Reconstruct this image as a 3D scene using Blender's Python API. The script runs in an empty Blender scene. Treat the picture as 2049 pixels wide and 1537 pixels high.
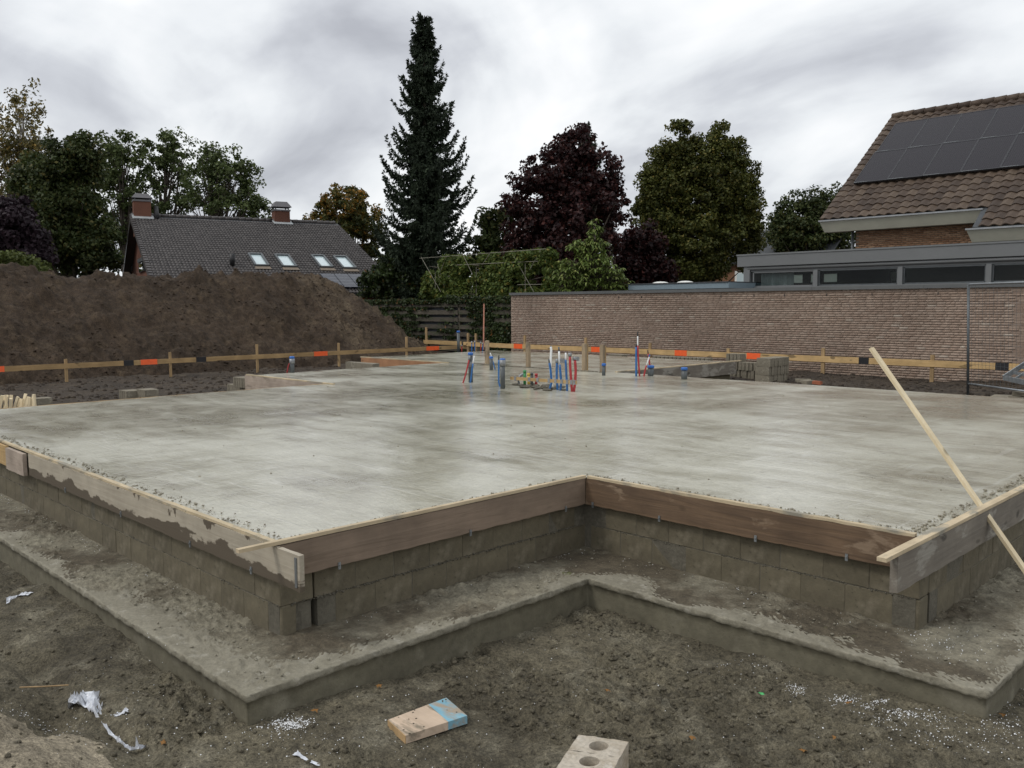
import bpy, math, random
import numpy as np
from mathutils import Vector, Matrix
rad = math.radians
SC = bpy.context.scene
COL = SC.collection
rng = np.random.default_rng(7)
random.seed(7)

# ------------------------------------------------------------------ camera, world, sun, exposure
CAM = np.array([0.0, 0.0, 1.37])
FOC, CX, CY = 1736.76, 1024.5, 768.5
PITCH, ROLL, YAW = 0.08970, -0.004377, 0.790057
def _axes():
    f = np.array([0, math.cos(PITCH), -math.sin(PITCH)]); u = np.array([0, math.sin(PITCH), math.cos(PITCH)]); r = np.array([1., 0, 0])
    c, s = math.cos(ROLL), math.sin(ROLL)
    r, u = c*r+s*u, -s*r+c*u
    Z = np.array([[math.cos(YAW), -math.sin(YAW), 0], [math.sin(YAW), math.cos(YAW), 0], [0, 0, 1]])
    return Z@r, Z@u, Z@f
RT, UP, FW = _axes()
cam = bpy.data.cameras.new('camera')
cam.sensor_width = 36; cam.lens = FOC/2049*36; cam.clip_start = .05; cam.clip_end = 3000
co = bpy.data.objects.new('camera', cam); COL.objects.link(co)
co.matrix_world = Matrix(((RT[0], UP[0], -FW[0], CAM[0]), (RT[1], UP[1], -FW[1], CAM[1]), (RT[2], UP[2], -FW[2], CAM[2]), (0, 0, 0, 1)))
SC.camera = co

SUN_EL, SUN_AZ = rad(48), rad(205)          # overcast: broad soft sun from behind the photographer's left shoulder
world = bpy.data.worlds.new('World'); SC.world = world; world.use_nodes = True
def build_world():
    nt = world.node_tree; nt.nodes.clear(); N = nt.nodes.new; L = nt.links.new
    out = N('ShaderNodeOutputWorld'); sky = N('ShaderNodeTexSky'); sky.sky_type = 'NISHITA'; sky.sun_disc = False
    sky.sun_elevation = SUN_EL; sky.sun_rotation = SUN_AZ
    b1 = N('ShaderNodeBackground'); b1.inputs['Strength'].default_value = .1; L(sky.outputs[0], b1.inputs['Color'])
    tc = N('ShaderNodeTexCoord'); sep = N('ShaderNodeSeparateXYZ'); L(tc.outputs['Generated'], sep.inputs[0])
    def mth(op, a, b=None):
        m = N('ShaderNodeMath'); m.operation = op
        for i, v in enumerate((a, b)):
            if v is None: continue
            if isinstance(v, (int, float)): m.inputs[i].default_value = v
            else: L(v, m.inputs[i])
        return m.outputs[0]
    zc = mth('ADD', mth('MAXIMUM', sep.outputs[2], 0.0), .42)
    cmb = N('ShaderNodeCombineXYZ'); L(mth('DIVIDE', sep.outputs[0], zc), cmb.inputs[0]); L(mth('DIVIDE', sep.outputs[1], zc), cmb.inputs[1])
    def layer(scale, det, rough, loc, rot=0., stretch=1., dist=.6):
        mp = N('ShaderNodeMapping'); L(cmb.outputs[0], mp.inputs[0])
        mp.inputs['Location'].default_value = loc; mp.inputs['Rotation'].default_value = (0, 0, rot); mp.inputs['Scale'].default_value = (scale, scale*stretch, scale)
        n = N('ShaderNodeTexNoise'); n.inputs['Scale'].default_value = 1; n.inputs['Detail'].default_value = det; n.inputs['Roughness'].default_value = rough; n.inputs['Distortion'].default_value = dist
        L(mp.outputs[0], n.inputs['Vector']); return n.outputs[0]
    n1 = layer(1.5, 6, .48, (25.9, 10.1, 12), rad(-25), 1.45); n2 = layer(4.0, 6, .5, (7.7, 4.2, 0), rad(-25), 1.5, .3); n3 = layer(.85, 3, .45, (27.1, -8.4, 12))
    s = mth('ADD', mth('ADD', mth('MULTIPLY', n1, .45), mth('MULTIPLY', n2, .17)), mth('MULTIPLY', n3, .40))
    cr = N('ShaderNodeValToRGB'); L(s, cr.inputs[0])
    e = cr.color_ramp.elements
    e[0].position = .395; e[0].color = (.42, .435, .475, 1); e[1].position = .575; e[1].color = (.95, .955, .96, 1)
    m = e.new(.442); m.color = (.57, .59, .63, 1); m2 = e.new(.495); m2.color = (.76, .785, .81, 1)
    grad = N('ShaderNodeVectorMath'); grad.operation = 'SCALE'; L(cr.outputs[0], grad.inputs[0]); L(mth('ADD', mth('MULTIPLY', mth('MAXIMUM', sep.outputs[2], 0.0),   .22), .97), grad.inputs['Scale'])   # overcast sky: brighter towards the zenith
    b2 = N('ShaderNodeBackground'); b2.inputs['Strength'].default_value = 1.0; L(grad.outputs[0], b2.inputs['Color'])
    mx = N('ShaderNodeMixShader'); mx.inputs[0].default_value = .96
    L(b1.outputs[0], mx.inputs[1]); L(b2.outputs[0], mx.inputs[2]); L(mx.outputs[0], out.inputs[0])
build_world()
sl = bpy.data.lights.new('sun', 'SUN'); sl.energy = 1.0; sl.angle = rad(14); sl.color = (1, .96, .90)
so = bpy.data.objects.new('sun', sl); COL.objects.link(so); so.location = (0, -20, 40)
sd = Vector((math.sin(SUN_AZ)*math.cos(SUN_EL), math.cos(SUN_AZ)*math.cos(SUN_EL), math.sin(SUN_EL)))
so.rotation_euler = sd.to_track_quat('Z', 'Y').to_euler()
vs = SC.view_settings; vs.view_transform = 'Standard'; vs.look = 'None'; vs.exposure = 0.17; vs.gamma = 1.0; vs.use_curve_mapping = False
SC.cycles.max_bounces = 6; SC.cycles.diffuse_bounces = 3; SC.cycles.glossy_bounces = 3; SC.cycles.transmission_bounces = 4; SC.cycles.transparent_max_bounces = 12

# ------------------------------------------------------------------ surveying helpers: sight lines of the photograph onto real planes
def ray(px, py): return (px-CX)/FOC*RT-(py-CY)/FOC*UP+FW
def aX(px, py, X): d = ray(px, py); return d*(X/d[0])+CAM
def aY(px, py, Y): d = ray(px, py); return d*(Y/d[1])+CAM
def aZ(px, py, Z): d = ray(px, py); return d*((Z-CAM[2])/d[2])+CAM
def aD(px, py, D): return ray(px, py)*D+CAM

# ------------------------------------------------------------------ noise (numpy)
def _hash(ix, iy, iz, seed):
    h = (ix.astype(np.int64)*374761393+iy.astype(np.int64)*668265263+iz.astype(np.int64)*2147483647+seed*974711) & 0xffffffff
    h = ((h ^ (h >> 13))*1274126177) & 0xffffffff
    h = ((h ^ (h >> 16))*2246822519) & 0xffffffff
    return ((h ^ (h >> 15)) & 0xffff)/65535.0
def vnoise(x, y, seed=0, z=None):
    if z is None: z = np.zeros_like(x)
    ix, iy, iz = np.floor(x), np.floor(y), np.floor(z)
    fx, fy, fz = x-ix, y-iy, z-iz
    fx, fy, fz = (t*t*t*(t*(t*6-15)+10) for t in (fx, fy, fz))
    r = 0
    for dx in (0, 1):
        for dy in (0, 1):
            a = _hash(ix+dx, iy+dy, iz, seed); b = _hash(ix+dx, iy+dy, iz+1, seed)
            r = r+(fx if dx else 1-fx)*(fy if dy else 1-fy)*(a*(1-fz)+b*fz)
    return r*2-1
def fbm(x, y, octs=4, lac=2.1, gain=.5, seed=0):
    r = np.zeros_like(x); a = 1.
    for o in range(octs):
        r += a*vnoise(x, y, seed+o*17); x = x*lac+3.7; y = y*lac+1.3; a *= gain
    return r
def sstep(a, b, x): t = np.clip((x-a)/(b-a), 0, 1); return t*t*(3-2*t)

# ------------------------------------------------------------------ materials
MATS = {}
class NT:
    def __init__(s, name):
        s.m = bpy.data.materials.new(name); s.m.use_nodes = True; s.t = s.m.node_tree; s.t.nodes.clear()
        s.out = s.N('ShaderNodeOutputMaterial'); s.b = s.N('ShaderNodeBsdfPrincipled'); s.L(s.b.outputs[0], s.out.inputs[0]); s._tc = None
    def N(s, t): return s.t.nodes.new(t)
    def L(s, a, b): s.t.links.new(a, b)
    def obj(s):
        if s._tc is None: s._tc = s.N('ShaderNodeTexCoord')
        return s._tc.outputs['Object']
    def mp(s, scale=(1, 1, 1), rot=(0, 0, 0), loc=(0, 0, 0), vec=None):
        m = s.N('ShaderNodeMapping'); s.L(vec or s.obj(), m.inputs[0])
        m.inputs['Scale'].default_value = scale; m.inputs['Rotation'].default_value = rot; m.inputs['Location'].default_value = loc
        return m.outputs[0]
    def noise(s, scale, det=4, rough=.55, vec=None, dist=0.):
        n = s.N('ShaderNodeTexNoise'); s.L(vec or s.obj(), n.inputs['Vector']); n.inputs['Scale'].default_value = scale
        n.inputs['Detail'].default_value = det; n.inputs['Roughness'].default_value = rough; n.inputs['Distortion'].default_value = dist
        return n.outputs[0]
    def ramp(s, fac, stops):
        r = s.N('ShaderNodeValToRGB'); s.L(fac, r.inputs[0]); e = r.color_ramp.elements
        while len(e) < len(stops): e.new(.5)
        for i, (p, c) in enumerate(stops):
            e[i].position = p; e[i].color = (*c, 1) if not isinstance(c, (int, float)) else (c, c, c, 1)
        return r.outputs[0]
    def mix(s, fac, a, b, mode='MIX'):
        m = s.N('ShaderNodeMix'); m.data_type = 'RGBA'; m.blend_type = mode
        for sock, v in ((m.inputs[0], fac), (m.inputs[6], a), (m.inputs[7], b)):
            if isinstance(v, (int, float)): sock.default_value = v
            elif isinstance(v, tuple): sock.default_value = (*v, 1)
            else: s.L(v, sock)
        return m.outputs[2]
    def math(s, op, a, b=0.):
        m = s.N('ShaderNodeMath'); m.operation = op
        for i, v in enumerate((a, b)):
            if isinstance(v, (int, float)): m.inputs[i].default_value = v
            else: s.L(v, m.inputs[i])
        return m.outputs[0]
    def rnd(s):
        return s.N('ShaderNodeObjectInfo').outputs['Random']
    def isl(s):
        return s.N('ShaderNodeNewGeometry').outputs['Random Per Island']
    def sepz(s, i=2, vec=None):
        n = s.N('ShaderNodeSeparateXYZ'); s.L(vec or s.obj(), n.inputs[0]); return n.outputs[i]
    def bump(s, h, dist=.01, strength=1., prev=None):
        b = s.N('ShaderNodeBump'); s.L(h, b.inputs['Height']); b.inputs['Distance'].default_value = dist; b.inputs['Strength'].default_value = strength
        if prev is not None: s.L(prev, b.inputs['Normal'])
        return b.outputs[0]
    def done(s, col=None, rough=.8, nrm=None, spec=.5, metal=0.):
        if col is not None:
            if isinstance(col, tuple): s.b.inputs['Base Color'].default_value = (*col, 1)
            else: s.L(col, s.b.inputs['Base Color'])
        if isinstance(rough, (int, float)): s.b.inputs['Roughness'].default_value = rough
        else: s.L(rough, s.b.inputs['Roughness'])
        s.b.inputs['Specular IOR Level'].default_value = spec; s.b.inputs['Metallic'].default_value = metal
        if nrm is not None: s.L(nrm, s.b.inputs['Normal'])
        return s.m
def plain(name, col, rough=.6, metal=0., var=.25, scale=12., spec=.5):
    n = NT(name); f = n.noise(scale, 4, .6)
    lo = tuple(c*(1-var) for c in col); hi = tuple(min(1, c*(1+var)) for c in col)
    c = n.ramp(f, [(.3, lo), (.7, hi)])
    return n.done(c, rough, n.bump(f, .003), spec, metal)
def m_soil(name, a, b, c, clump=1., rough=.92, bump=.02):
    n = NT(name); f1 = n.noise(.9*clump, 5, .6); f2 = n.noise(9*clump, 6, .65); f3 = n.noise(55*clump, 4, .7); f4 = n.noise(2.6*clump, 4, .6)
    col = n.mix(n.ramp(f1, [(.40, 0.), (.62, 1.)]), a, b)
    col = n.mix(n.ramp(f4, [(.52, 0.), (.70, 1.)]), col, c)
    col = n.mix(1., col, n.ramp(f2, [(.28, .55), (.72, 1.4)]), 'MULTIPLY')
    col = n.mix(1., col, n.ramp(f3, [(.30, .45), (.70, 1.55)]), 'MULTIPLY'); f5 = n.noise(150*clump, 3, .7); col = n.mix(1., col, n.ramp(f5, [(.30, .6), (.70, 1.4)]), 'MULTIPLY')
    nr = n.bump(f2, bump*2); nr = n.bump(f3, bump*.5, 1., nr)
    return n.done(col, rough, nr, .3)
MUD = m_soil('mud', (.136, .119, .081), (.080, .069, .047), (.200, .181, .132), bump=.026)
CLAY = m_soil('pale_clay', (.25, .215, .155), (.17, .145, .105), (.30, .26, .19), bump=.008)
HEAP = m_soil('heap_soil', (.058, .040, .026), (.041, .028, .018), (.080, .057, .036), .8, bump=.03)
HEAPC = m_soil('heap_clay', (.088, .064, .041), (.060, .043, .028), (.115, .086, .055), .8, bump=.03)
DARKSOIL = m_soil('dark_soil', (.065, .050, .037), (.042, .033, .025), (.085, .066, .046), 1.5)
CRUMB = m_soil('crumb_soil', (.155, .136, .095), (.108, .093, .066), (.21, .19, .142), 2.)
def m_slab():
    n = NT('wet_concrete')
    st = n.mp((.9, 2.0, 1), rot=(0, 0, .06)); st2 = n.mp((2.2, .8, 1), rot=(0, 0, -.1), loc=(4, 2, 0))
    f1 = n.noise(.55, 4, .55); f2 = n.noise(1.0, 8, .72, st, 1.2); f3 = n.noise(1.0, 8, .72, st2, 1.2); f4 = n.noise(45, 5, .7); f5 = n.noise(9, 5, .65); f6 = n.noise(1., 5, .6, n.mp((6, 38, 6)), .8)
    dens = n.math('ADD', n.math('MULTIPLY', f1, .50), n.math('ADD', n.math('MULTIPLY', f2, .34), n.math('MULTIPLY', f3, .16)))
    col = n.ramp(dens, [(.43, (.340, .312, .222)), (.475, (.415, .390, .292)), (.525, (.465, .445, .348)), (.60, (.505, .490, .398))])
    col = n.mix(1., col, n.ramp(f5, [(.3, .92), (.7, 1.07)]), 'MULTIPLY'); col = n.mix(1., col, n.ramp(f4, [(.3, .86), (.72, 1.13)]), 'MULTIPLY')
    l1 = n.noise(1., 3, .5, n.mp((.22, 2.6, 1), loc=(1, 7, 0)), .3); l2 = n.noise(1., 3, .5, n.mp((2.0, .2, 1), loc=(8, 3, 0)), .3)
    ln = lambda f, w: n.ramp(n.math('ABSOLUTE', n.math('SUBTRACT', f, .5)), [(0., 1.), (w, 0.)])
    gate = n.ramp(n.noise(1.3, 3, .5), [(.46, 0.), (.56, 1.)]); wob = n.math('MULTIPLY', n.noise(.7, 3, .5), .16)
    gl = lambda ax, per, w, off: n.ramp(n.math('ABSOLUTE', n.math('SUBTRACT', n.math('FRACT', n.math('ADD', n.math('ADD', n.math('DIVIDE', n.sepz(ax), per), off), wob)), .5)), [(0., 1.), (w, 0.)])
    panel = n.math('MULTIPLY', n.math('MAXIMUM', gl(1, 1.55, .012, .2), gl(0, 2.3, .009, .4)), n.ramp(n.noise(.9, 4, .6, n.mp((1, 1, 1), loc=(2, 6, 0))), [(.44, 0.), (.54, 1.)]))
    lines = n.math('MAXIMUM', n.math('MULTIPLY', n.math('MAXIMUM', ln(l1, .022), ln(l2, .014)), gate), panel)
    col = n.mix(n.math('MULTIPLY', lines, .50), col, (.62, .605, .52))
    dk = n.math('MULTIPLY', ln(n.noise(1., 4, .6, n.mp((.35, 1.9, 1), loc=(3, 1, 0)), .4), .003), n.ramp(n.noise(2.1, 3, .5, n.mp((1, 1, 1), loc=(9, 9, 0))), [(.54, 0.), (.60, 1.)])); col = n.mix(n.math('MULTIPLY', dk, .7), col, (.13, .115, .09))
    ro = n.ramp(n.math('ADD', n.math('MULTIPLY', dens, .8), n.math('MULTIPLY', f5, .2)), [(.42, .26), (.56, .40), (.64, .5)])
    nr = n.bump(f6, .009); nr = n.bump(f5, .005, 1., nr); nr = n.bump(f4, .0025, 1., nr); nr = n.bump(lines, .004, 1., nr)
    cn = n.bump(n.noise(1., 4, .6, n.mp((9, 22, 9)), .6), .0020); cn = n.bump(f5, .0014, 1., cn); cn = n.bump(f4, .0008, 1., cn)
    n.L(n.ramp(dens, [(.44, 1.), (.58, .75)]), n.b.inputs['Coat Weight']); n.L(n.ramp(dens, [(.43, .05), (.50, .10), (.58, .20)]), n.b.inputs['Coat Roughness']); n.b.inputs['Coat IOR'].default_value = 1.42; n.L(cn, n.b.inputs['Coat Normal'])
    return n.done(col, ro, nr, .4)
SLAB = m_slab()
def m_conc(name, a, b, c, sc=1., rough=.85, bump=.006, wet=True):
    n = NT(name); f1 = n.noise(1.6*sc, 5, .6); f2 = n.noise(14*sc, 6, .65); f3 = n.noise(80*sc, 3, .6); r = n.rnd()
    col = n.mix(n.ramp(f1, [(.38, 0.), (.62, 1.)]), a, b); col = n.mix(n.ramp(n.noise(3.3*sc, 5, .6), [(.56, 0.), (.68, 1.)]), col, c)
    col = n.mix(1., col, n.ramp(f2, [(.3, .8), (.7, 1.2)]), 'MULTIPLY'); col = n.mix(1., col, n.ramp(r, [(0., .90), (1., 1.08)]), 'MULTIPLY')
    pit = n.ramp(n.noise(60*sc, 2, .4), [(.24, .6), (.28, 1.)]); col = n.mix(1., col, pit, 'MULTIPLY')
    nr = n.bump(f2, bump); nr = n.bump(f3, bump*.3, 1., nr)
    return n.done(col, rough, nr, .4)
FOOT = m_conc('footing_concrete', (.152, .138, .096), (.122, .110, .076), (.188, .172, .126))
BLOCK = m_conc('block_concrete', (.135, .116, .077), (.110, .094, .062), (.180, .157, .112), .8)
RIM = m_conc('dry_footing_rim', (.255, .235, .180), (.195, .178, .132), (.31, .29, .235), 3.)
BLOCKG = m_conc('grey_block_concrete', (.225, .20, .152), (.17, .15, .112), (.29, .265, .21), 2.)
BLOCKP = m_conc('pale_block_concrete', (.47, .42, .345), (.33, .275, .20), (.53, .49, .42), 4.)
MORTAR = m_conc('mortar', (.13, .118, .09), (.10, .09, .068), (.17, .155, .12), 3.)
WETMORT = m_conc('wet_mortar', (.29, .265, .205), (.22, .20, .155), (.36, .335, .27), 3.)
def m_footop():
    n = NT('footing_top_dirt'); f1 = n.noise(1.3, 5, .65); f2 = n.noise(12, 6, .7); f3 = n.noise(60, 4, .7)
    col = n.mix(n.ramp(f1, [(.44, 0.), (.58, 1.)]), (.100, .083, .057), (.225, .205, .152))
    col = n.mix(1., col, n.ramp(f2, [(.3, .65), (.7, 1.3)]), 'MULTIPLY'); col = n.mix(1., col, n.ramp(f3, [(.3, .7), (.7, 1.25)]), 'MULTIPLY')
    g = n.ramp(n.noise(2.2, 3, .5, n.mp((1, 1, 1), loc=(5.3, 2.2, 0))), [(.70, 0.), (.76, .8)]); col = n.mix(g, col, (.16, .19, .05))
    nr = n.bump(f2, .02); nr = n.bump(f3, .006, 1., nr)
    return n.done(col, .9, nr, .3)
FTOP = m_footop()
def m_wood(name, a, b, axis=0, stain=None, thr=(.5, .6), sc=1., rough=.75, knots=True):
    n = NT(name); s = [22*sc]*3; s[axis] = 1.2*sc; r = n.rnd()
    v = n.N('ShaderNodeVectorMath'); v.operation = 'ADD'; n.L(n.obj(), v.inputs[0]); n.L(n.mix(1., n.ramp(r, [(0, 0.), (1, 1.)]), (7., 7., 7.), 'MULTIPLY'), v.inputs[1])
    vec = v.outputs[0]
    g = n.noise(1., 5, .6, n.mp(tuple(s), vec=vec), 1.2); f = n.noise(3*sc, 4, .6, vec)
    col = n.mix(n.ramp(g, [(.3, 0.), (.7, 1.)]), a, b); col = n.mix(1., col, n.ramp(f, [(.3, .78), (.7, 1.15)]), 'MULTIPLY')
    if knots:
        k = [7*sc]*3; k[axis] = 3.2*sc
        col = n.mix(n.ramp(n.noise(1., 1, .3, n.mp(tuple(k), loc=(3, 5, 1), vec=vec)), [(.70, 0.), (.745, .85)]), col, tuple(c*.3 for c in a))
    if stain:
        k = [7]*3; k[axis] = 2.4
        col = n.mix(n.ramp(n.noise(1., 6, .62, n.mp(tuple(k), vec=vec), .3), [(thr[0], 0.), (thr[1], 1.)]), col, stain)
    col = n.mix(1., col, n.ramp(r, [(0, .86), (1, 1.12)]), 'MULTIPLY')
    return n.done(col, rough, n.bump(g, .004), .35)
PINE_X = m_wood('pine_x', (.52, .36, .175), (.42, .275, .12), 0); PINE_Y = m_wood('pine_y', (.44, .30, .145), (.33, .215, .10), 1)
PINE_Z = m_wood('pine_z', (.42, .29, .15), (.30, .20, .10), 2); PINE_PALE = m_wood('pale_pine', (.80, .69, .48), (.72, .59, .38), 2, sc=.8)
BATTEN_X = m_wood('batten_x', (.56, .46, .31), (.43, .35, .22), 0, (.26, .24, .19), (.50, .62)); BATTEN_Y = m_wood('batten_y', (.60, .49, .33), (.46, .37, .24), 1, (.26, .24, .19), (.54, .66))
def m_wetboard():
    n = NT('stained_board_x'); z = n.sepz(2); g = n.noise(1., 5, .6, n.mp((1.2, 22, 26)), 1.); f = n.noise(4, 4, .6)
    col = n.mix(n.ramp(g, [(.3, 0.), (.7, 1.)]), (.335, .292, .225), (.43, .385, .305)); col = n.mix(1., col, n.ramp(f, [(.3, .85), (.7, 1.1)]), 'MULTIPLY')
    w1 = n.noise(1., 6, .6, n.mp((2.1, 1, 5))); w2 = n.noise(1., 5, .6, n.mp((3.4, 1, 2.2), loc=(4, 0, 1)))
    low = n.math('SUBTRACT', n.math('MULTIPLY', w1, .34), n.math('ADD', z, .108)); topd = n.math('SUBTRACT', n.math('ADD', z, n.math('MULTIPLY', w2, .75)), .615)
    wet = n.ramp(n.math('MAXIMUM', low, topd), [(.0, 0.), (.010, 1.)]); col = n.mix(wet, col, (.098, .078, .055))
    return n.done(col, .7, n.bump(g, .003), .35)
BOARD_X = m_wetboard()
BOARD_RED = m_wood('reddish_board_y', (.230, .172, .126), (.175, .130, .094), 1, (.13, .085, .055), (.64, .68))
BOARD_BROWN = m_wood('wet_brown_board_x', (.155, .100, .060), (.095, .062, .039), 0, (.21, .150, .100), (.60, .66))
BOARD_GREY_Y = m_wood('grey_board_y', (.22, .195, .16), (.16, .14, .115), 1, (.30, .28, .24), (.54, .60))
BOARD_FAR = m_wood('pinkish_board_x', (.40, .33, .27), (.31, .25, .20), 0, (.22, .18, .14), (.55, .65)); PLY_RED = m_wood('orange_ply', (.44, .235, .125), (.36, .185, .095), 0)
STAKE = m_wood('weathered_stake', (.33, .255, .17), (.23, .175, .115), 2, (.12, .10, .075), (.54, .64)); FENCEW = m_wood('weathered_fence', (.092, .078, .060), (.062, .052, .040), 0, (.05, .055, .03), (.5, .65))
PLANKM = m_wood('pinkish_plank', (.52, .41, .31), (.43, .33, .24), 0, (.20, .165, .12), (.54, .62), knots=False); ENDGRAIN = plain('wood_end', (.42, .28, .14)); PAINTB = m_wood('blue_painted_end', (.20, .38, .46), (.15, .31, .39), 0, (.30, .25, .19), (.54, .64), knots=False)
def m_brick(name, ramp_, rough=.9, spec=.3):
    n = NT(name); r = n.math('FRACT', n.math('ADD', n.math('MULTIPLY', n.rnd(), 7.13), n.isl()))
    col = n.ramp(r, ramp_); f = n.noise(30, 5, .65); w = n.noise(.35, 4, .55)
    col = n.mix(1., col, n.ramp(f, [(.3, .75), (.7, 1.2)]), 'MULTIPLY'); col = n.mix(1., col, n.ramp(w, [(.35, .80), (.65, 1.15)]), 'MULTIPLY')
    col = n.mix(n.ramp(n.noise(2.4, 5, .7), [(.70, 0.), (.80, .4)]), col, (.45, .41, .36))
    return n.done(col, rough, n.bump(f, .003), spec)
BRICK = m_brick('wall_brick', [(0, (.245, .178, .138)), (.25, (.280, .208, .163)), (.55, (.302, .228, .180)), (.90, (.325, .253, .203)), (.96, (.25, .19, .15)), (1, (.40, .34, .28))])
BRICKO = m_brick('house_brick', [(0, (.20, .105, .06)), (.5, (.29, .165, .095)), (1, (.37, .23, .14))]); BRICKR = m_brick('red_brick', [(0, (.125, .056, .038)), (.5, (.18, .082, .054)), (1, (.235, .118, .080))])
JOINT = plain('brick_joint', (.265, .205, .160), .95); JOINTD = plain('dark_joint', (.16, .13, .10), .95)
def m_tile(name, ramp_, lich, rough=.62):
    n = NT(name); r = n.math('FRACT', n.math('ADD', n.math('MULTIPLY', n.rnd(), 5.7), n.isl())); col = n.ramp(r, ramp_)
    f = n.noise(9, 5, .65); col = n.mix(1., col, n.ramp(f, [(.3, .75), (.7, 1.2)]), 'MULTIPLY')
    if lich: col = n.mix(n.ramp(n.noise(1.7, 5, .75), [(.66, 0.), (.74, .75)]), col, lich)
    return n.done(col, rough, n.bump(f, .004), .4)
TILEB = m_tile('brown_tile', [(0, (.043, .028, .019)), (.5, (.066, .044, .030)), (1, (.100, .071, .049))], (.17, .13, .06), .7); TILED = m_tile('dark_tile', [(0, (.040, .035, .034)), (.5, (.054, .047, .045)), (1, (.072, .064, .061))], None, .5)
def m_leaf(name, ramp_, rough=.6, trans=.25):
    n = NT(name); col = n.ramp(n.isl(), ramp_); w = n.noise(.9, 3, .5); col = n.mix(1., col, n.ramp(w, [(.35, .72), (.65, 1.28)]), 'MULTIPLY')
    m = n.done(col, rough, None, .25)
    t = n.N('ShaderNodeBsdfTranslucent'); n.L(col, t.inputs[0]); mx = n.N('ShaderNodeMixShader'); mx.inputs[0].default_value = trans
    n.L(n.b.outputs[0], mx.inputs[1]); n.L(t.outputs[0], mx.inputs[2]); n.L(mx.outputs[0], n.out.inputs[0])
    return m
LF_DARK = m_leaf('leaf_dark', [(0, (0.024, 0.037, 0.011)), (.5, (0.044, 0.061, 0.018)), (.9, (0.066, 0.077, 0.022)), (1, (0.121, 0.099, 0.028))])
LF_ASH = m_leaf('leaf_ash', [(0, (0.046, 0.068, 0.022)), (.5, (0.078, 0.105, 0.035)), (1, (0.128, 0.155, 0.057))])
LF_BIRCH = m_leaf('leaf_birch', [(0, (0.075, 0.073, 0.025)), (.5, (0.131, 0.115, 0.040)), (.85, (0.206, 0.163, 0.056)), (1, (0.312, 0.200, 0.050))])
LF_YEL = m_leaf('leaf_maple', [(0, (.055, .062, .014)), (.45, (.105, .088, .020)), (.75, (.20, .125, .022)), (1, (.32, .14, .025))]); LF_YELG = m_leaf('leaf_maple_green', [(0, (.030, .042, .012)), (.6, (.060, .068, .017)), (1, (.13, .10, .022))])
LF_PURP = m_leaf('leaf_purple', [(0, (.014, .006, .007)), (.5, (.030, .012, .012)), (.9, (.052, .018, .016)), (1, (.085, .027, .02))], .5); LF_PLUM = m_leaf('leaf_plum', [(0, (.020, .013, .018)), (1, (.045, .028, .036))])
LF_HORN = m_leaf('leaf_hornbeam', [(0, (0.034, 0.044, 0.010)), (.5, (0.069, 0.078, 0.016)), (.9, (0.101, 0.101, 0.023)), (1, (0.161, 0.127, 0.029))]); LF_CHES = m_leaf('leaf_chestnut', [(0, (0.077, 0.116, 0.024)), (.6, (0.132, 0.182, 0.044)), (1, (0.220, 0.253, 0.077))], .45)
LF_LIME = m_leaf('leaf_lime', [(0, (0.050, 0.082, 0.018)), (.6, (0.094, 0.126, 0.029)), (.94, (0.132, 0.156, 0.033)), (1, (0.242, 0.168, 0.033))]); LF_SHRUB = m_leaf('leaf_shrub', [(0, (.055, .075, .018)), (1, (.12, .14, .04))]); LF_IVY = m_leaf('leaf_ivy', [(0, (.016, .026, .009)), (.6, (.034, .052, .015)), (.95, (.058, .080, .026)), (1, (.17, .065, .02))], .45)
NEEDLE = m_leaf('needles', [(0, (.013, .021, .012)), (.5, (.025, .038, .021)), (1, (.046, .062, .036))], .7, .1); BARK = plain('bark', (.085, .070, .055), .9, var=.4); BARKB = plain('birch_bark', (.26, .24, .21), .85, var=.5, scale=6.); LEAFB = m_leaf('fallen_leaf', [(0, (.20, .10, .03)), (1, (.34, .17, .05))])
GREYP = plain('grey_painted_frame', (.150, .156, .158), .5, var=.06, scale=2.); FASCIA = plain('grey_fascia', (.142, .148, .150), .55, var=.05, scale=1.5); CREAM = plain('cream_gutter', (.36, .35, .285), .5, var=.07, scale=2.); ZINC = plain('zinc', (.30, .31, .32), .45, .6, .15, 3.); CAPZ = plain('dark_zinc_cap', (.13, .125, .13), .5, .3, .15, 3.); LEAD = plain('lead_flashing', (.36, .38, .385), .6, .2, .15, 4.)
CAPM = plain('wall_capping', (.115, .12, .12), .5, .3, .1, 3.); GALV = plain('galvanised_steel', (.30, .32, .33), .45, .75, .2, 6.); DKSTEEL = plain('dark_steel', (.105, .115, .12), .5, .5, .2, 8.); BLACKP = plain('black_plastic', (.016, .016, .017), .5)
PIPEG = plain('grey_pvc', (.075, .085, .088), .45, var=.25, scale=9.); BLUEC = plain('blue_cap', (.02, .12, .42), .4, var=.12); BLUE = plain('blue_conduit', (.022, .125, .34), .35, var=.15); RED = plain('red_conduit', (.36, .026, .030), .35, var=.15); WHITEC = plain('white_tube', (.72, .73, .73), .4, var=.06)
GREENC = plain('green_pipe', (.035, .23, .075), .4); YELC = plain('yellow_pipe', (.52, .36, .06), .4); TAPE = plain('grey_tape', (.23, .24, .25), .35, .2, .3, 30.); TAPEB = plain('black_tape', (.012, .012, .014), .45); TAPEO = plain('orange_tape', (.90, .135, .035), .4, var=.08); COPPER = plain('red_white_rod', (.48, .22, .15), .5, var=.35, scale=5.)
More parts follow.
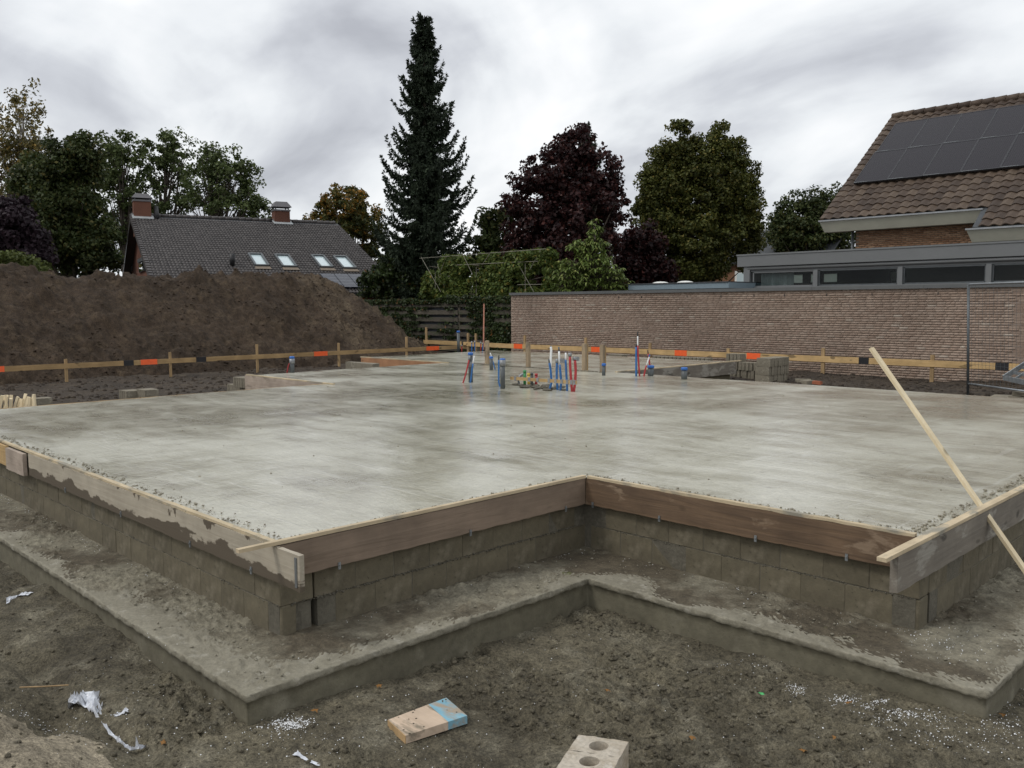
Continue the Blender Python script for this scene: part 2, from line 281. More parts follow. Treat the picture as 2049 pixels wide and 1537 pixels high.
WHITE = plain('white_foam', (.82, .83, .84), .7, var=.05); PLAST = plain('white_plastic_film', (.58, .60, .64), .35, var=.35, scale=26.); GREENL = plain('green_cap', (.06, .42, .12), .5); WHITEP = plain('white_paint', (.70, .70, .66), .6, var=.05); BLUEGREY = plain('blue_grey_cladding', (.18, .235, .27), .6, var=.05); SLATED = plain('dark_roofing', (.05, .055, .06), .7); CURT = plain('net_curtain', (.40, .41, .40), .9, var=.1); INNER = plain('dark_interior', (.022, .023, .023), .9); INNERL = plain('pale_daylight_film', (.62, .66, .62), .8, var=.05)
def _tl(m):
    nt = m.node_tree; b = nt.nodes['Principled BSDF']; t = nt.nodes.new('ShaderNodeBsdfTranslucent'); t.inputs[0].default_value = (.85, .9, .85, 1); x = nt.nodes.new('ShaderNodeMixShader'); x.inputs[0].default_value = .85; o_ = nt.nodes['Material Output']; nt.links.new(b.outputs[0], x.inputs[1]); nt.links.new(t.outputs[0], x.inputs[2]); nt.links.new(x.outputs[0], o_.inputs[0])
_tl(INNERL); CLAYBR = plain('red_clay', (.30, .10, .05), .9)
def m_glass(name, tint=(.8, .85, .85)):
    n = NT(name); n.t.nodes.remove(n.b)
    g = n.N('ShaderNodeBsdfGlossy'); g.inputs['Roughness'].default_value = .02; t = n.N('ShaderNodeBsdfTransparent'); t.inputs[0].default_value = (*tint, 1)
    fr = n.N('ShaderNodeFresnel'); fr.inputs[0].default_value = 1.26; mx = n.N('ShaderNodeMixShader'); n.L(fr.outputs[0], mx.inputs[0]); n.L(t.outputs[0], mx.inputs[1]); n.L(g.outputs[0], mx.inputs[2]); n.L(mx.outputs[0], n.out.inputs[0])
    return n.m
GLASS = m_glass('window_glass'); SKYGL = plain('roof_window_glass', (.50, .60, .62), .12, var=.03, scale=1., spec=.8)
def m_pv(name, ax, c1=(.014, .012, .016), c2=(.030, .027, .033), pitch=.0625):
    n = NT(name); s = n.sepz(ax[0]); t = n.sepz(ax[1])
    g = lambda v: n.ramp(n.math('FRACT', n.math('MULTIPLY', v, 1/pitch)), [(.0, 1.), (.10, 1.), (.16, 0.)])
    return n.done(n.mix(n.math('MAXIMUM', g(s), n.math('MULTIPLY', g(t), .5)), c1, c2), .25, None, .12)

# ------------------------------------------------------------------ mesh helpers
ORG = {}
class MB:
    def __init__(s): s.v = []; s.f = []
    def quadbox(s, P):      # 8 corners: bottom 4 ccw, top 4 ccw
        b = len(s.v); s.v += [tuple(p) for p in P]
        s.f += [tuple(b+i for i in q) for q in ((3, 2, 1, 0), (4, 5, 6, 7), (0, 1, 5, 4), (1, 2, 6, 5), (2, 3, 7, 6), (3, 0, 4, 7))]
        return s
    def box(s, x0, x1, y0, y1, z0, z1, j=0.):
        P = [(x0, y0, z0), (x1, y0, z0), (x1, y1, z0), (x0, y1, z0), (x0, y0, z1), (x1, y0, z1), (x1, y1, z1), (x0, y1, z1)]
        if j: P = [tuple(c+random.uniform(-j, j) for c in p) for p in P]
        return s.quadbox(P)
    def beam(s, p0, p1, w, h, up=(0, 0, 1)):
        p0, p1 = np.array(p0, float), np.array(p1, float); d = p1-p0; d /= np.linalg.norm(d); u = np.array(up, float)
        a = np.cross(d, u); a /= np.linalg.norm(a); u = np.cross(a, d)
        c = [(-w/2, -h/2), (w/2, -h/2), (w/2, h/2), (-w/2, h/2)]
        return s.quadbox([p0+a*x+u*y for x, y in c]+[p1+a*x+u*y for x, y in c])
    def tube(s, path, r, n=8, cap=True):
        path = [np.array(p, float) for p in path]; rs = r if hasattr(r, '__len__') else [r]*len(path); b0 = len(s.v); prev = None
        for i, p in enumerate(path):
            d = path[min(i+1, len(path)-1)]-path[max(i-1, 0)]; d = d/(np.linalg.norm(d)+1e-9)
            ref = np.array([0, 0, 1.]) if abs(d[2]) < .9 else np.array([1., 0, 0])
            if prev is not None: ref = prev
            a = ref-d*(ref@d); a /= np.linalg.norm(a)+1e-9; prev = a; b = np.cross(d, a)
            for k in range(n):
                t = 2*math.pi*k/n; s.v.append(tuple(p+(a*math.cos(t)+b*math.sin(t))*rs[i]))
        for i in range(len(path)-1):
            for k in range(n):
                s.f.append((b0+i*n+k, b0+i*n+(k+1) % n, b0+(i+1)*n+(k+1) % n, b0+(i+1)*n+k))
        if cap: s.f.append(tuple(b0+k for k in reversed(range(n)))); s.f.append(tuple(b0+(len(path)-1)*n+k for k in range(n)))
        return s
    def prism(s, poly, z0, z1):
        b = len(s.v); n = len(poly); s.v += [(x, y, z0) for x, y in poly]+[(x, y, z1) for x, y in poly]
        s.f.append(tuple(b+i for i in reversed(range(n)))); s.f.append(tuple(b+n+i for i in range(n)))
        for i in range(n): s.f.append((b+i, b+(i+1) % n, b+n+(i+1) % n, b+n+i))
        return s
    def lump(s, c, r, flat=.7):
        b = len(s.v); c = np.array(c)
        t = (1+5**.5)/2
        for q in ICO: s.v.append(tuple(c+q*r*random.uniform(.7, 1.25)*np.array([1, 1, flat])))
        s.f += [tuple(b+i for i in f) for f in ICOF]; return s
_t = (1+5**.5)/2
ICO = np.array([(-1, _t, 0), (1, _t, 0), (-1, -_t, 0), (1, -_t, 0), (0, -1, _t), (0, 1, _t), (0, -1, -_t), (0, 1, -_t), (_t, 0, -1), (_t, 0, 1), (-_t, 0, -1), (-_t, 0, 1)])/math.sqrt(1+_t*_t)
ICOF = [(0, 11, 5), (0, 5, 1), (0, 1, 7), (0, 7, 10), (0, 10, 11), (1, 5, 9), (5, 11, 4), (11, 10, 2), (10, 7, 6), (7, 1, 8), (3, 9, 4), (3, 4, 2), (3, 2, 6), (3, 6, 8), (3, 8, 9), (4, 9, 5), (2, 4, 11), (6, 2, 10), (8, 6, 7), (9, 8, 1)]
def npmesh(name, V, F, mat, smooth=False):
    V = np.asarray(V, np.float32); F = np.asarray(F, np.int32); me = bpy.data.meshes.new(name)
    me.vertices.add(len(V)); me.vertices.foreach_set('co', V.ravel()); k = F.shape[1]
    me.loops.add(F.size); me.loops.foreach_set('vertex_index', F.ravel()); me.polygons.add(len(F)); me.polygons.foreach_set('loop_start', np.arange(0, F.size, k, dtype=np.int32))
    if smooth: me.polygons.foreach_set('use_smooth', np.ones(len(F), bool))
    me.update(calc_edges=True); me.materials.append(mat); return me
def link(name, me, parent=None, loc=(0, 0, 0)):
    o = bpy.data.objects.new(name, me); COL.objects.link(o); o.location = loc
    if parent is not None: o.parent = parent
    return o
def tag(o, label=None, cat=None, group=None, kind=None):
    if label: o['label'] = label
    if cat: o['category'] = cat
    if group: o['group'] = group
    if kind: o['kind'] = kind
    return o
def thing(name, label, cat, loc=(0, 0, 0), group=None):
    o = link(name, None, None, tuple(map(float, loc))); ORG[o.name] = np.array(loc, float); o.empty_display_size = .2
    return tag(o, label, cat, group)
def O(name, mb, mat, parent=None, smooth=False, loc=None):
    """one mesh object from world-space geometry; origin at its thing's base (or at loc)"""
    org = ORG[parent.name] if parent is not None else (np.array(loc, float) if loc is not None else np.zeros(3))
    if isinstance(mb, MB):
        me = bpy.data.meshes.new(name); me.from_pydata([tuple(np.array(p)-org) for p in mb.v], [], mb.f); me.materials.append(mat)
        if smooth:
            for p in me.polygons: p.use_smooth = True
        me.update()
    else:
        me = npmesh(name, np.asarray(mb[0])-org, mb[1], mat, smooth)
    o = link(name, me, parent, (0, 0, 0) if parent is not None else tuple(org)); ORG[o.name] = org
    return o
def single(name, mb, mat, label, cat, group=None, loc=None, smooth=False):
    if loc is None:
        P = np.array(mb.v) if isinstance(mb, MB) else np.asarray(mb[0]); loc = ((P[:, 0].min()+P[:, 0].max())/2, (P[:, 1].min()+P[:, 1].max())/2, P[:, 2].min())
    return tag(O(name, mb, mat, None, smooth, loc), label, cat, group)
def dup(o, name=None, loc=None, parent=None):
    c = o.copy(); COL.objects.link(c)
    if loc is not None: c.location = loc
    if parent is not None: c.parent = parent
    return c
ORD = ['first', 'second', 'third', 'fourth', 'fifth', 'sixth', 'seventh', 'eighth', 'ninth', 'tenth', 'eleventh', 'twelfth', 'thirteenth', 'fourteenth', 'fifteenth', 'sixteenth', 'seventeenth', 'eighteenth']

# ================================================================== SETTING: ground and soil heap
SLABP = [(-4.47, 2.5), (-4.47, 5.25), (-1.85, 5.25), (-1.85, 14.1), (-11.2, 14.1), (-11.2, 18.6), (-19.5, 18.6), (-19.5, 13.7), (-16.2, 13.7), (-16.2, 8.55), (-13.33, 8.55), (-13.33, 2.5)]
def inside(x, y, g=0.):
    return ((x > -13.33-g) & (x < -4.47+g) & (y > 2.5-g) & (y < 14.1+g)) | ((x > -4.6) & (x < -1.85+g) & (y > 5.25-g) & (y < 14.1+g)) | ((x > -16.2-g) & (x < -13) & (y > 8.55-g) & (y < 14.1+g)) | ((x > -19.5-g) & (x < -11.2+g) & (y > 13.7-g) & (y < 18.6+g))
HC = [(-27.5, -6, 2.3), (-27.5, 2, 2.42)]+[tuple(aX(x, y, -27.5)) for x, y in ((0, 541), (120, 553), (230, 549), (330, 556), (470, 550), (540, 555), (600, 541), (640, 546))]
def heap_z(x, y):
    z = np.full_like(x, -9.)
    for (a, b) in zip(HC[:-1], HC[1:]):
        for t in np.linspace(0, 1, 5)[:-1]:
            c = np.array(a)*(1-t)+np.array(b)*t
            z = np.maximum(z, c[2]-.80*np.sqrt((x-c[0])**2+(.97*(y-c[1]))**2+.12)+.22)
    c = HC[-1]; z = np.maximum(z, c[2]-.80*np.sqrt((x-c[0])**2+(y-c[1])**2+.12)+.22)
    return z
def rough_mask(x, y): return sstep(-.22, .30, fbm(x*1.1, y*1.5, 4, seed=91))
def ground_z(x, y):
    back = np.maximum(sstep(-13.2, -15.5, x), sstep(13.0, 16.0, y))
    z = -.77+back*.31
    z = z+.10*sstep(-24, -30, x)
    near = (1-sstep(9, 14, np.hypot(x, y)))
    z = z+fbm(x*.5, y*.5, 3, seed=3)*.035
    pm = rough_mask(x, y)
    z = z+near*(fbm(x*2.0, y*2.0, 3, seed=11)*.026+(.25+.75*pm)*(np.abs(fbm(x*5+.6*vnoise(x*3, y*3, 8), y*8, 4, gain=.62, seed=31))*.050-.022)+(.35+.65*pm)*fbm(x*24, y*24, 3, gain=.65, seed=41)*.0105)+(1-near)*fbm(x*1.7, y*1.7, 4, seed=5)*.035
    # trodden clay bank and a rut at the lower left of the picture, where the photographer stands
    ax, ay = -4.15, .95
    d = np.hypot((x-ax)*.8, (y-ay)*1.3); z = z+.20*(1-sstep(.05, .75, d))-.06*np.exp(-((d-.80)/.10)**2)*(x < -3.3)
    d2 = np.hypot(x+5.4, (y-.75)*1.4); z = z+.16*(1-sstep(.1, 1.1, d2))-.07*np.exp(-((d2-1.05)/.12)**2)
    z = np.where(inside(x, y, -.05), -1.05, z)
    return z
def axis(parts):
    out = []
    for a, b, s in parts: out += list(np.arange(a, b, s))
    return np.array(out+[parts[-1][1]])
gx = axis([(-1500, -200, 260), (-200, -60, 14), (-60, -32, 2), (-32, -14, .22), (-14, -8, .08), (-8, -.7, .019), (-.7, 4, .2), (4, 40, 3), (40, 200, 20), (200, 1500, 260)])
gy = axis([(-1500, -200, 260), (-200, -20, 15), (-20, -2, 1.2), (-2, .6, .12), (.6, 5.4, .019), (5.4, 8.5, .06), (8.5, 23, .16), (23, 60, 1.5), (60, 200, 14), (200, 1500, 260)])
def grid(xs, ys, zf):
    X, Y = np.meshgrid(xs, ys, indexing='ij'); Z = zf(X, Y); n, m = len(xs), len(ys); I = np.arange(n*m).reshape(n, m)
    return np.stack([X.ravel(), Y.ravel(), Z.ravel()], 1), np.stack([I[:-1, :-1].ravel(), I[1:, :-1].ravel(), I[1:, 1:].ravel(), I[:-1, 1:].ravel()], 1)
GV, GF = grid(gx, gy, ground_z)
g = O('ground', (GV, GF), MUD, None, True); tag(g, kind='structure')
me = g.data; me.materials.append(DARKSOIL)
cen = GV[GF].mean(1); clay = (np.hypot((cen[:, 0]+4.15)*.8, (cen[:, 1]-.95)*1.3)+.1*vnoise(cen[:, 0]*6, cen[:, 1]*6) < .62) & (cen[:, 0] > -6)
zone = ((cen[:, 0] < -13.4+.4*vnoise(cen[:, 1]*2, cen[:, 1]*0)) | (cen[:, 1] > 13.6)).astype(np.int32)
me.materials.append(CLAY); zone = np.where(clay, 2, zone).astype(np.int32); me.polygons.foreach_set('material_index', zone); me.update()
def soil_surface(x, y):
    h = heap_z(x, y); n = fbm(x*.7, y*.7, 5, gain=.55, seed=61)*.13+np.maximum(0, fbm(x*3.1, y*3.1, 4, gain=.55, seed=71))*.15+fbm(x*.35+y*.5, y*.1, 3, seed=77)*.10+np.abs(fbm(x*5.5, y*5.5, 3, gain=.65, seed=83))*.055-.02
    return h+n
HV, HF = grid(np.r_[np.arange(-34, -30.5, .2), np.arange(-30.5, -22.0, .055)], np.r_[np.arange(-10, 3, .2), np.arange(3, 23.5, .055)], soil_surface)
keep = (HV[HF][:, :, 2].max(1) > -.62); hp = O('soil_heap', (HV, HF[keep]), HEAP, None, True); hp['kind'] = 'structure'; hp.data.materials.append(HEAPC); hc = HV[HF[keep]].mean(1)
hp.data.polygons.foreach_set('material_index', (hc[:, 1]+1.6*fbm(hc[:, 0]*.6, hc[:, 1]*.6, 4, seed=87)+.35*rng.normal(0, 1, len(hc)) > 17.6).astype(np.int32))
# clods and crumbs lying about: nobody could count them
def lumps(name, pts, rs, mat, flat=.7):
    n = len(pts); R = rng.uniform(.7, 1.3, (n, 12, 1))*np.asarray(rs)[:, None, None]
    a = rng.uniform(0, 6.28, n); c, s = np.cos(a), np.sin(a); I = np.repeat(ICO[None], n, 0)
    I = np.stack([I[..., 0]*c[:, None]-I[..., 1]*s[:, None]*.75, I[..., 0]*s[:, None]+I[..., 1]*c[:, None]*.75, I[..., 2]*flat], -1)
    V = (I*R+np.asarray(pts)[:, None, :]).reshape(-1, 3); F = (np.array(ICOF)[None]+12*np.arange(n)[:, None, None]).reshape(-1, 3)
    o = O(name, (V, F), mat, None); o['kind'] = 'stuff'; return o
def seen(P):
    d = P-CAM; z = d@FW; px = CX+FOC*(d@RT)/z; py = CY-FOC*(d@UP)/z
    return (z > .3) & (px > -150) & (px < 2200) & (py > 0) & (py < 1700)
def foot_in(x, y, g=0.):
    return (((x > -14) & (x < -3.94+g) & (y > 2.0-g) & (y < 14)) | ((x > -4.2) & (x < -1.3+g) & (y > 4.66-g) & (y < 14)))
n = 160000; P = np.stack([rng.uniform(-11, -.4, n), rng.uniform(.5, 5.6, n)], 1)
dens = rough_mask(P[:, 0], P[:, 1]); ok = (~foot_in(P[:, 0], P[:, 1], .02)) & (rng.random(n) < dens**2*.8+.14)
P = P[ok]; P3 = np.c_[P, ground_z(P[:, 0], P[:, 1])]; P3 = P3[seen(P3)][:30000]; r = .0022+.019*rng.random(len(P3))**7; P3[:, 2] += r*.1
lumps('soil_crumbs', P3, r, CRUMB, .55)
n = 26000; P = np.stack([rng.uniform(-27.5, -22.6, n), rng.uniform(4, 22.5, n)], 1); P3 = np.c_[P, np.maximum(soil_surface(P[:, 0], P[:, 1]), ground_z(P[:, 0], P[:, 1]))]; ok = rng.uniform(-.7, .8, n) < fbm(P[:, 0], P[:, 1], 3, seed=95)
P3 = P3[ok][:6000]; lumps('soil_clods', P3, .012+.05*rng.random(len(P3))**5, HEAP, .5)
n = 5000; P = np.stack([rng.uniform(-22.5, -13.6, n), rng.uniform(3, 21, n)], 1); Q = np.stack([rng.uniform(-14, -1.5, n), rng.uniform(14.3, 22, n)], 1); P = np.r_[P, Q]; P = P[~inside(P[:, 0], P[:, 1], .1)]; P3 = np.c_[P, ground_z(P[:, 0], P[:, 1])]
lumps('earth_clods', P3, .012+.06*rng.random(len(P3))**4, DARKSOIL)

# ================================================================== HOUSE FOUNDATION
FND = thing('house_foundation', 'freshly poured wet grey concrete house foundation on two courses of blocks', 'foundation', (-9, 9, -.77))
# slab: grid cells clipped to the plan, slightly wavy top
xs = np.unique(np.r_[np.arange(-19.5, -1.85, .07), [p[0] for p in SLABP]]); ys = np.unique(np.r_[np.arange(2.5, 18.6, .07), [p[1] for p in SLABP]])
xs = xs[np.r_[True, np.diff(xs) > .004]]; ys = ys[np.r_[True, np.diff(ys) > .004]]
SV, SF = grid(xs, ys, lambda x, y: fbm(x*.8, y*.8, 3, seed=101)*.004+fbm(x*.9, y*5, 3, seed=103)*.0028+fbm(x*5, y*.9, 2, seed=107)*.0012-.003)
cc = SV[SF].mean(1); SF = SF[inside(cc[:, 0], cc[:, 1], 0)]
used = np.unique(SF); mp_ = np.full(len(SV), -1); mp_[used] = np.arange(len(used)); SV = SV[used]; SF = mp_[SF]
O('floor_slab', (SV, SF), SLAB, FND, True)
sk = MB()
for i in range(len(SLABP)):
    a, b = SLABP[i], SLABP[(i+1) % len(SLABP)]; k = len(sk.v); sk.v += [(a[0], a[1], -.01), (b[0], b[1], -.01), (b[0], b[1], -.19), (a[0], a[1], -.19)]; sk.f.append((k, k+1, k+2, k+3))
O('slab_edge', sk, FOOT, FND)
# construction joint across the rear of the slab: low ragged ridge of set mortar
n = 900; x = rng.uniform(-15.9, -11.3, n); lumps('joint_crumbs', np.c_[x, 13.88+.02*vnoise(x*3, x*0)+rng.normal(0, .018, n), np.full(n, .004)], .004+.014*rng.random(n)**2, MORTAR, .5)
n = 420; x = rng.uniform(-13, -2.2, n); y = rng.uniform(2.7, 13, n); k_ = inside(x, y, -.1); lumps('slab_crumbs', np.c_[x[k_], y[k_], np.full(k_.sum(), .001)], .003+.011*rng.random(k_.sum())**4, WETMORT, .5)
# strip footing: swept profile with ragged lip
def sweep(path, prof, step=.018):
    """path: plan polyline; prof: list of (outward offset, z); mitred; left side of travel is outward"""
    path = [np.array(p, float) for p in path]; dirs = [(b-a)/np.linalg.norm(b-a) for a, b in zip(path[:-1], path[1:])]; nor = [np.array([d[1], -d[0]]) for d in dirs]
    rows = []; nrm = []
    for i, (a, b) in enumerate(zip(path[:-1], path[1:])):
        n0 = nor[i] if i == 0 else (nor[i-1]+nor[i])/(1+nor[i-1]@nor[i]); n1 = nor[i] if i == len(dirs)-1 else (nor[i]+nor[i+1])/(1+nor[i]@nor[i+1])
        k = max(2, int(np.linalg.norm(b-a)/step))
        for t in np.linspace(0, 1, k, endpoint=(i == len(dirs)-1)): rows.append(a*(1-t)+b*t); nrm.append(n0*(1-t)+n1*t)
    rows = np.array(rows); nrm = np.array(nrm); pr = np.array(prof); XY = rows[:, None, :]+nrm[:, None, :]*pr[None, :, 0:1]
    Z = np.repeat(pr[None, :, 1], len(rows), 0); return XY[..., 0], XY[..., 1], Z
WALLP = [(-13.33, 2.53), (-4.5, 2.53), (-4.5, 5.28), (-1.88, 5.28), (-1.88, 13.0)]
prof = [(-.16, -.578)]+[(o, -.578) for o in np.linspace(-.10, .495, 44)]+[(.515, -.578), (.524, -.580), (.526, -.588), (.526, -.604), (.524, -.618), (.513, -.623), (.51, -.67), (.51, -.74), (.51, -.95)]
X, Y, Z = sweep([(-13.33, 2.53), (-4.46, 2.53), (-4.46, 5.18), (-1.83, 5.18), (-1.83, 13.0)], prof); pr = np.array(prof); s = np.cumsum(np.r_[0, np.hypot(np.diff(X[:, 0]), np.diff(Y[:, 0]))])
w = np.interp(np.arange(len(prof)), [0, 36, 45, 50, 51], [1, 1, .30, .12, 0])[None]
Z = Z+w*(fbm(X*2, Y*2, 2, seed=131)*.005+(np.abs(fbm(X*9, Y*9, 4, gain=.65, seed=133))*.020-.004)*sstep(-.35, .3, fbm(X*1.6, Y*1.6, 3, seed=161))); lipm = ((np.arange(len(prof)) > 44) & (np.arange(len(prof)) < 51))[None]
rag = fbm(np.repeat(s[:, None], len(prof), 1)*16, np.arange(len(prof))[None]*.35+np.zeros_like(X), 4, gain=.7, seed=141)*.0065
# lip raggedness pushes along the outward normal
nx = np.gradient(X, axis=1); ny = np.gradient(Y, axis=1)
wx = X[:, 35:36]-X[:, 5:6]; wy = Y[:, 35:36]-Y[:, 5:6]; wl = np.hypot(wx, wy); X = X+lipm*rag*wx/wl; Y = Y+lipm*rag*wy/wl; Z = Z+lipm*fbm(s[:, None]*18+0*X, .3*np.arange(len(prof))[None]+0*X, 3, gain=.7, seed=151)*.0035
R_, C_ = X.shape; I = np.arange(R_*C_).reshape(R_, C_); FFq = np.stack([I[:-1, :-1].ravel(), I[:-1, 1:].ravel(), I[1:, 1:].ravel(), I[1:, :-1].ravel()], 1)
fo = O('footing', (np.stack([X.ravel(), Y.ravel(), Z.ravel()], 1), FFq), FTOP, FND, False); fo.data.materials.append(FOOT); fo.data.materials.append(RIM)
col_ = np.tile(np.arange(C_-1), R_-1); fc_ = np.stack([X.ravel(), Y.ravel()], 1)[FFq].mean(1); offs = np.array(prof)[:, 0][col_]; rim = (offs+.16*fbm(fc_[:, 0]*2.2, fc_[:, 1]*2.2, 4, seed=171)+.03*rng.normal(0, 1, len(col_)) > .405)
fo.data.polygons.foreach_set('material_index', np.where(col_ > 49, 1, np.where(rim | (col_ > 44), 2, 0)).astype(np.int32)); fo.data.update()
ftz = -.572
n = 26000; P = np.stack([rng.uniform(-11.5, -1.3, n), rng.uniform(2.0, 8, n)], 1); on = foot_in(P[:, 0], P[:, 1], -.03) & ~(((P[:, 0] < -4.5) & (P[:, 1] > 2.5)) | ((P[:, 1] > 5.26) & (P[:, 0] < -1.88)))
P = P[on]; P = P[rng.uniform(-.9, .7, len(P)) < fbm(P[:, 0]*1.6, P[:, 1]*1.6, 3, seed=161)]; P = P[:3600]; r = .0025+.012*rng.random(len(P))**6; lumps('footing_crumbs', np.c_[P, np.full(len(P), ftz)+r*.2], r, RIM, .55)
# concrete blocks, 0.30 x 0.20 module
def block_mesh(w, d, h, name, mat, bev=.006, j=.0022):
    import bmesh
    bm = bmesh.new(); bmesh.ops.create_cube(bm, size=1.)
    for v in bm.verts: v.co = Vector((v.co.x*w+random.uniform(-j, j), v.co.y*d+random.uniform(-j, j), v.co.z*h+random.uniform(-j, j)))
    bmesh.ops.bevel(bm, geom=list(bm.edges), offset=bev, segments=1, affect='EDGES'); m = bpy.data.meshes.new(name); bm.to_mesh(m); bm.free(); m.materials.append(mat); return m
BM = [block_mesh(.2985, .14, .194, 'block', BLOCK, .004, .0015) for _ in range(4)]; BH = [block_mesh(.142, .14, .192, 'block', BLOCK) for _ in range(2)]; BS = block_mesh(.10, .10, .192, 'block', BLOCK)
def put_block(me, x, y, z, rz, jit=1.):
    o = link('block', me, FND, tuple(np.array([x, y, z])-ORG[FND.name]+np.r_[rng.normal(0, .0013*jit, 2), rng.normal(0, .0015)])); o.rotation_euler = (0, 0, rz+rng.normal(0, .006)); return o
ZU, ZL = -.294, -.493
mor = MB()
def run_x(x0, x1, y, sgn):      # courses along X, front face at y (facing -Y)
    for zc, off in ((ZU, 0.), (ZL, .15)):
        x = x1-.15-off
        while x > x0: put_block(random.choice(BM), x, y+.07, zc, 0 if rng.random() < .5 else math.pi); x -= .30
    mor.box(x0-.3, x1-.02, y+.0028, y+.15, -.59, -.2)
def run_y(y0, y1, x, off0=0.):      # courses along Y, front face at x (facing +X)
    for zc, off in ((ZU, 0.), (ZL, .15)):
        y = y0+.15+off+off0
        while y < y1-.1: put_block(random.choice(BM), x-.07, y, zc, math.pi/2 if rng.random() < .5 else -math.pi/2); y += .30
    mor.box(x-.15, x-.0028, y0+.02, y1, -.59, -.2)
run_x(-13.3, -4.5, 2.53, 1); put_block(BS, -4.552, 2.585, ZL, .03)
put_block(block_mesh(.12, .10, .19, 'block', MORTAR), -4.58, 2.70, ZL, .0)
put_block(block_mesh(.13, .19, .19, 'block', MORTAR), -4.69, 2.66, ZL, .0)
run_y(2.76, 5.3, -4.5); put_block(block_mesh(.145, .22, .1935, 'block', BLOCK), -4.573, 2.64, ZU, .0)
run_x(-4.42, -1.88, 5.28, 1); put_block(BH[1], -1.95, 5.36, ZL, 0)
run_y(5.44, 10.5, -1.88); put_block(BH[0], -1.95, 5.37, ZU, math.pi/2)
O('mortar_bed', mor, MORTAR, FND)
n = 1300; t = rng.random(n); seg = rng.integers(0, 3, n)
jx = np.where(seg == 0, rng.uniform(-12, -4.5, n), np.where(seg == 1, -4.497, rng.uniform(-4.45, -1.9, n))); jy = np.where(seg == 0, 2.532, np.where(seg == 1, rng.uniform(2.6, 5.25, n), 5.282))
lumps('mortar_squeeze', np.c_[jx, jy, -.3935+rng.normal(0, .005, n)], .003+.007*rng.random(n)**3, MORTAR)
# far masonry below the formwork of the bays
for q_ in ((-16.2, -13.2, 8.6, 8.7), (-11.33, -11.23, 14.0, 18.6), (-19.4, -16.1, 13.75, 13.85), (-13.40, -13.36, 2.6, 8.5)): O('bay_wall', MB().box(*q_, -.9, -.19), BLOCK, FND)
# crumbs of concrete along the slab edge on top of the battens
def edge_crumbs(n, f, s0, r0=.003, r1=.012):
    t = rng.random(n); P = f(t); P = P+np.c_[rng.normal(0, s0, (n, 2)), np.zeros(n)]; lumps('edge_crumbs', P, r0+r1*rng.random(n)**4, WETMORT, .6)
edge_crumbs(750, lambda t: np.c_[-11+6.5*t, 2.58+.03*vnoise(t*40, t*0), np.full(len(t), .006)], .03)
edge_crumbs(260, lambda t: np.c_[np.full(len(t), -4.52), 2.6+2.6*t, np.full(len(t), .006)], .022)
edge_crumbs(280, lambda t: np.c_[-4.5+2.6*t, np.full(len(t), 5.33), np.full(len(t), .006)], .025)
edge_crumbs(340, lambda t: np.c_[np.full(len(t), -1.94), 5.3+2.6*t, np.full(len(t), .006)], .026, .003, .014)

# ------------------------------------------------------------------ formwork
def form(name, label, loc, parts, group='formwork boards around the slab'):
    t = thing(name, label, 'formwork board', loc, group)
    for nm, mb, m in parts: O(nm, mb, m, t)
    return t
def clips_x(t, xs, y, z):
    for x in xs: O('clip', MB().box(x-.009, x+.009, y-.006, y-.001, z-.026, z+.018).box(x-.005, x+.005, y-.012, y-.0065, z-.005, z+.005), GALV, t)
def clips_y(t, ys_, x, z):
    for y in ys_: O('clip', MB().box(x+.001, x+.006, y-.009, y+.009, z-.026, z+.018).box(x+.0065, x+.012, y-.005, y+.005, z-.005, z+.005), GALV, t)
def slabmesh(x0, x1, y0, y1, z0, z1, axis_, n=40, j=.003):   # long board with slightly wavy edges
    b = MB(); k = len(b.v)
    for i in range(n+1):
        t = i/n; w = [random.uniform(-j, j) for _ in range(4)]
        if axis_ == 0: x = x0+(x1-x0)*t; b.v += [(x, y0, z0+w[0]), (x, y1, z0+w[1]), (x, y1, z1+w[2]*.5), (x, y0, z1+w[3]*.5)]
        else: y = y0+(y1-y0)*t; b.v += [(x1, y, z0+w[0]), (x0, y, z0+w[1]), (x0, y, z1+w[2]*.5), (x1, y, z1+w[3]*.5)]
    for i in range(n):
        for q in range(4): b.f.append((4*i+q, 4*i+(q+1) % 4, 4*i+4+(q+1) % 4, 4*i+4+q))
    b.f.append((3, 2, 1, 0)); b.f.append((4*n, 4*n+1, 4*n+2, 4*n+3)); return b
t = form('formwork_board', 'long pale board streaked with dark wet stains on the left front face of the slab', (-6.6, 2.48, -.2), [('board', slabmesh(-9.02, -4.17, 2.468, 2.498, -.212, -.004, 0, 70), BOARD_X), ('batten', slabmesh(-11.5, -4.47, 2.475, 2.513, -.002, .016, 0, 70), BATTEN_X)])
clips_x(t, (-8.0, -6.75, -5.55, -4.72), 2.468, -.20); O('nail_plate', MB().box(-4.215, -4.195, 2.462, 2.467, -.19, -.02), GALV, t)
form('formwork_board', 'short light grey board end overlapping at the left edge of the slab face', (-9.3, 2.44, -.2), [('board', slabmesh(-9.62, -9.06, 2.43, 2.466, -.225, -.012, 0, 12), BOARD_FAR)])
form('formwork_board', 'yellowish end board at the far left edge of the slab face', (-10.3, 2.44, -.2), [('board', slabmesh(-11.3, -9.65, 2.44, 2.470, -.20, -.004, 0, 12), PINE_X)])
t = form('formwork_board', 'reddish brown knotty board on the short face left of the inner corner', (-4.42, 3.9, -.2), [('board', slabmesh(-4.468, -4.438, 2.50, 5.215, -.208, -.004, 1, 50), BOARD_RED), ('batten', MB().beam((-4.45, 2.245, .014), (-4.452, 5.22, .012), .036, .022), BATTEN_Y)])
clips_y(t, (2.9, 3.98, 4.98), -4.438, -.205)
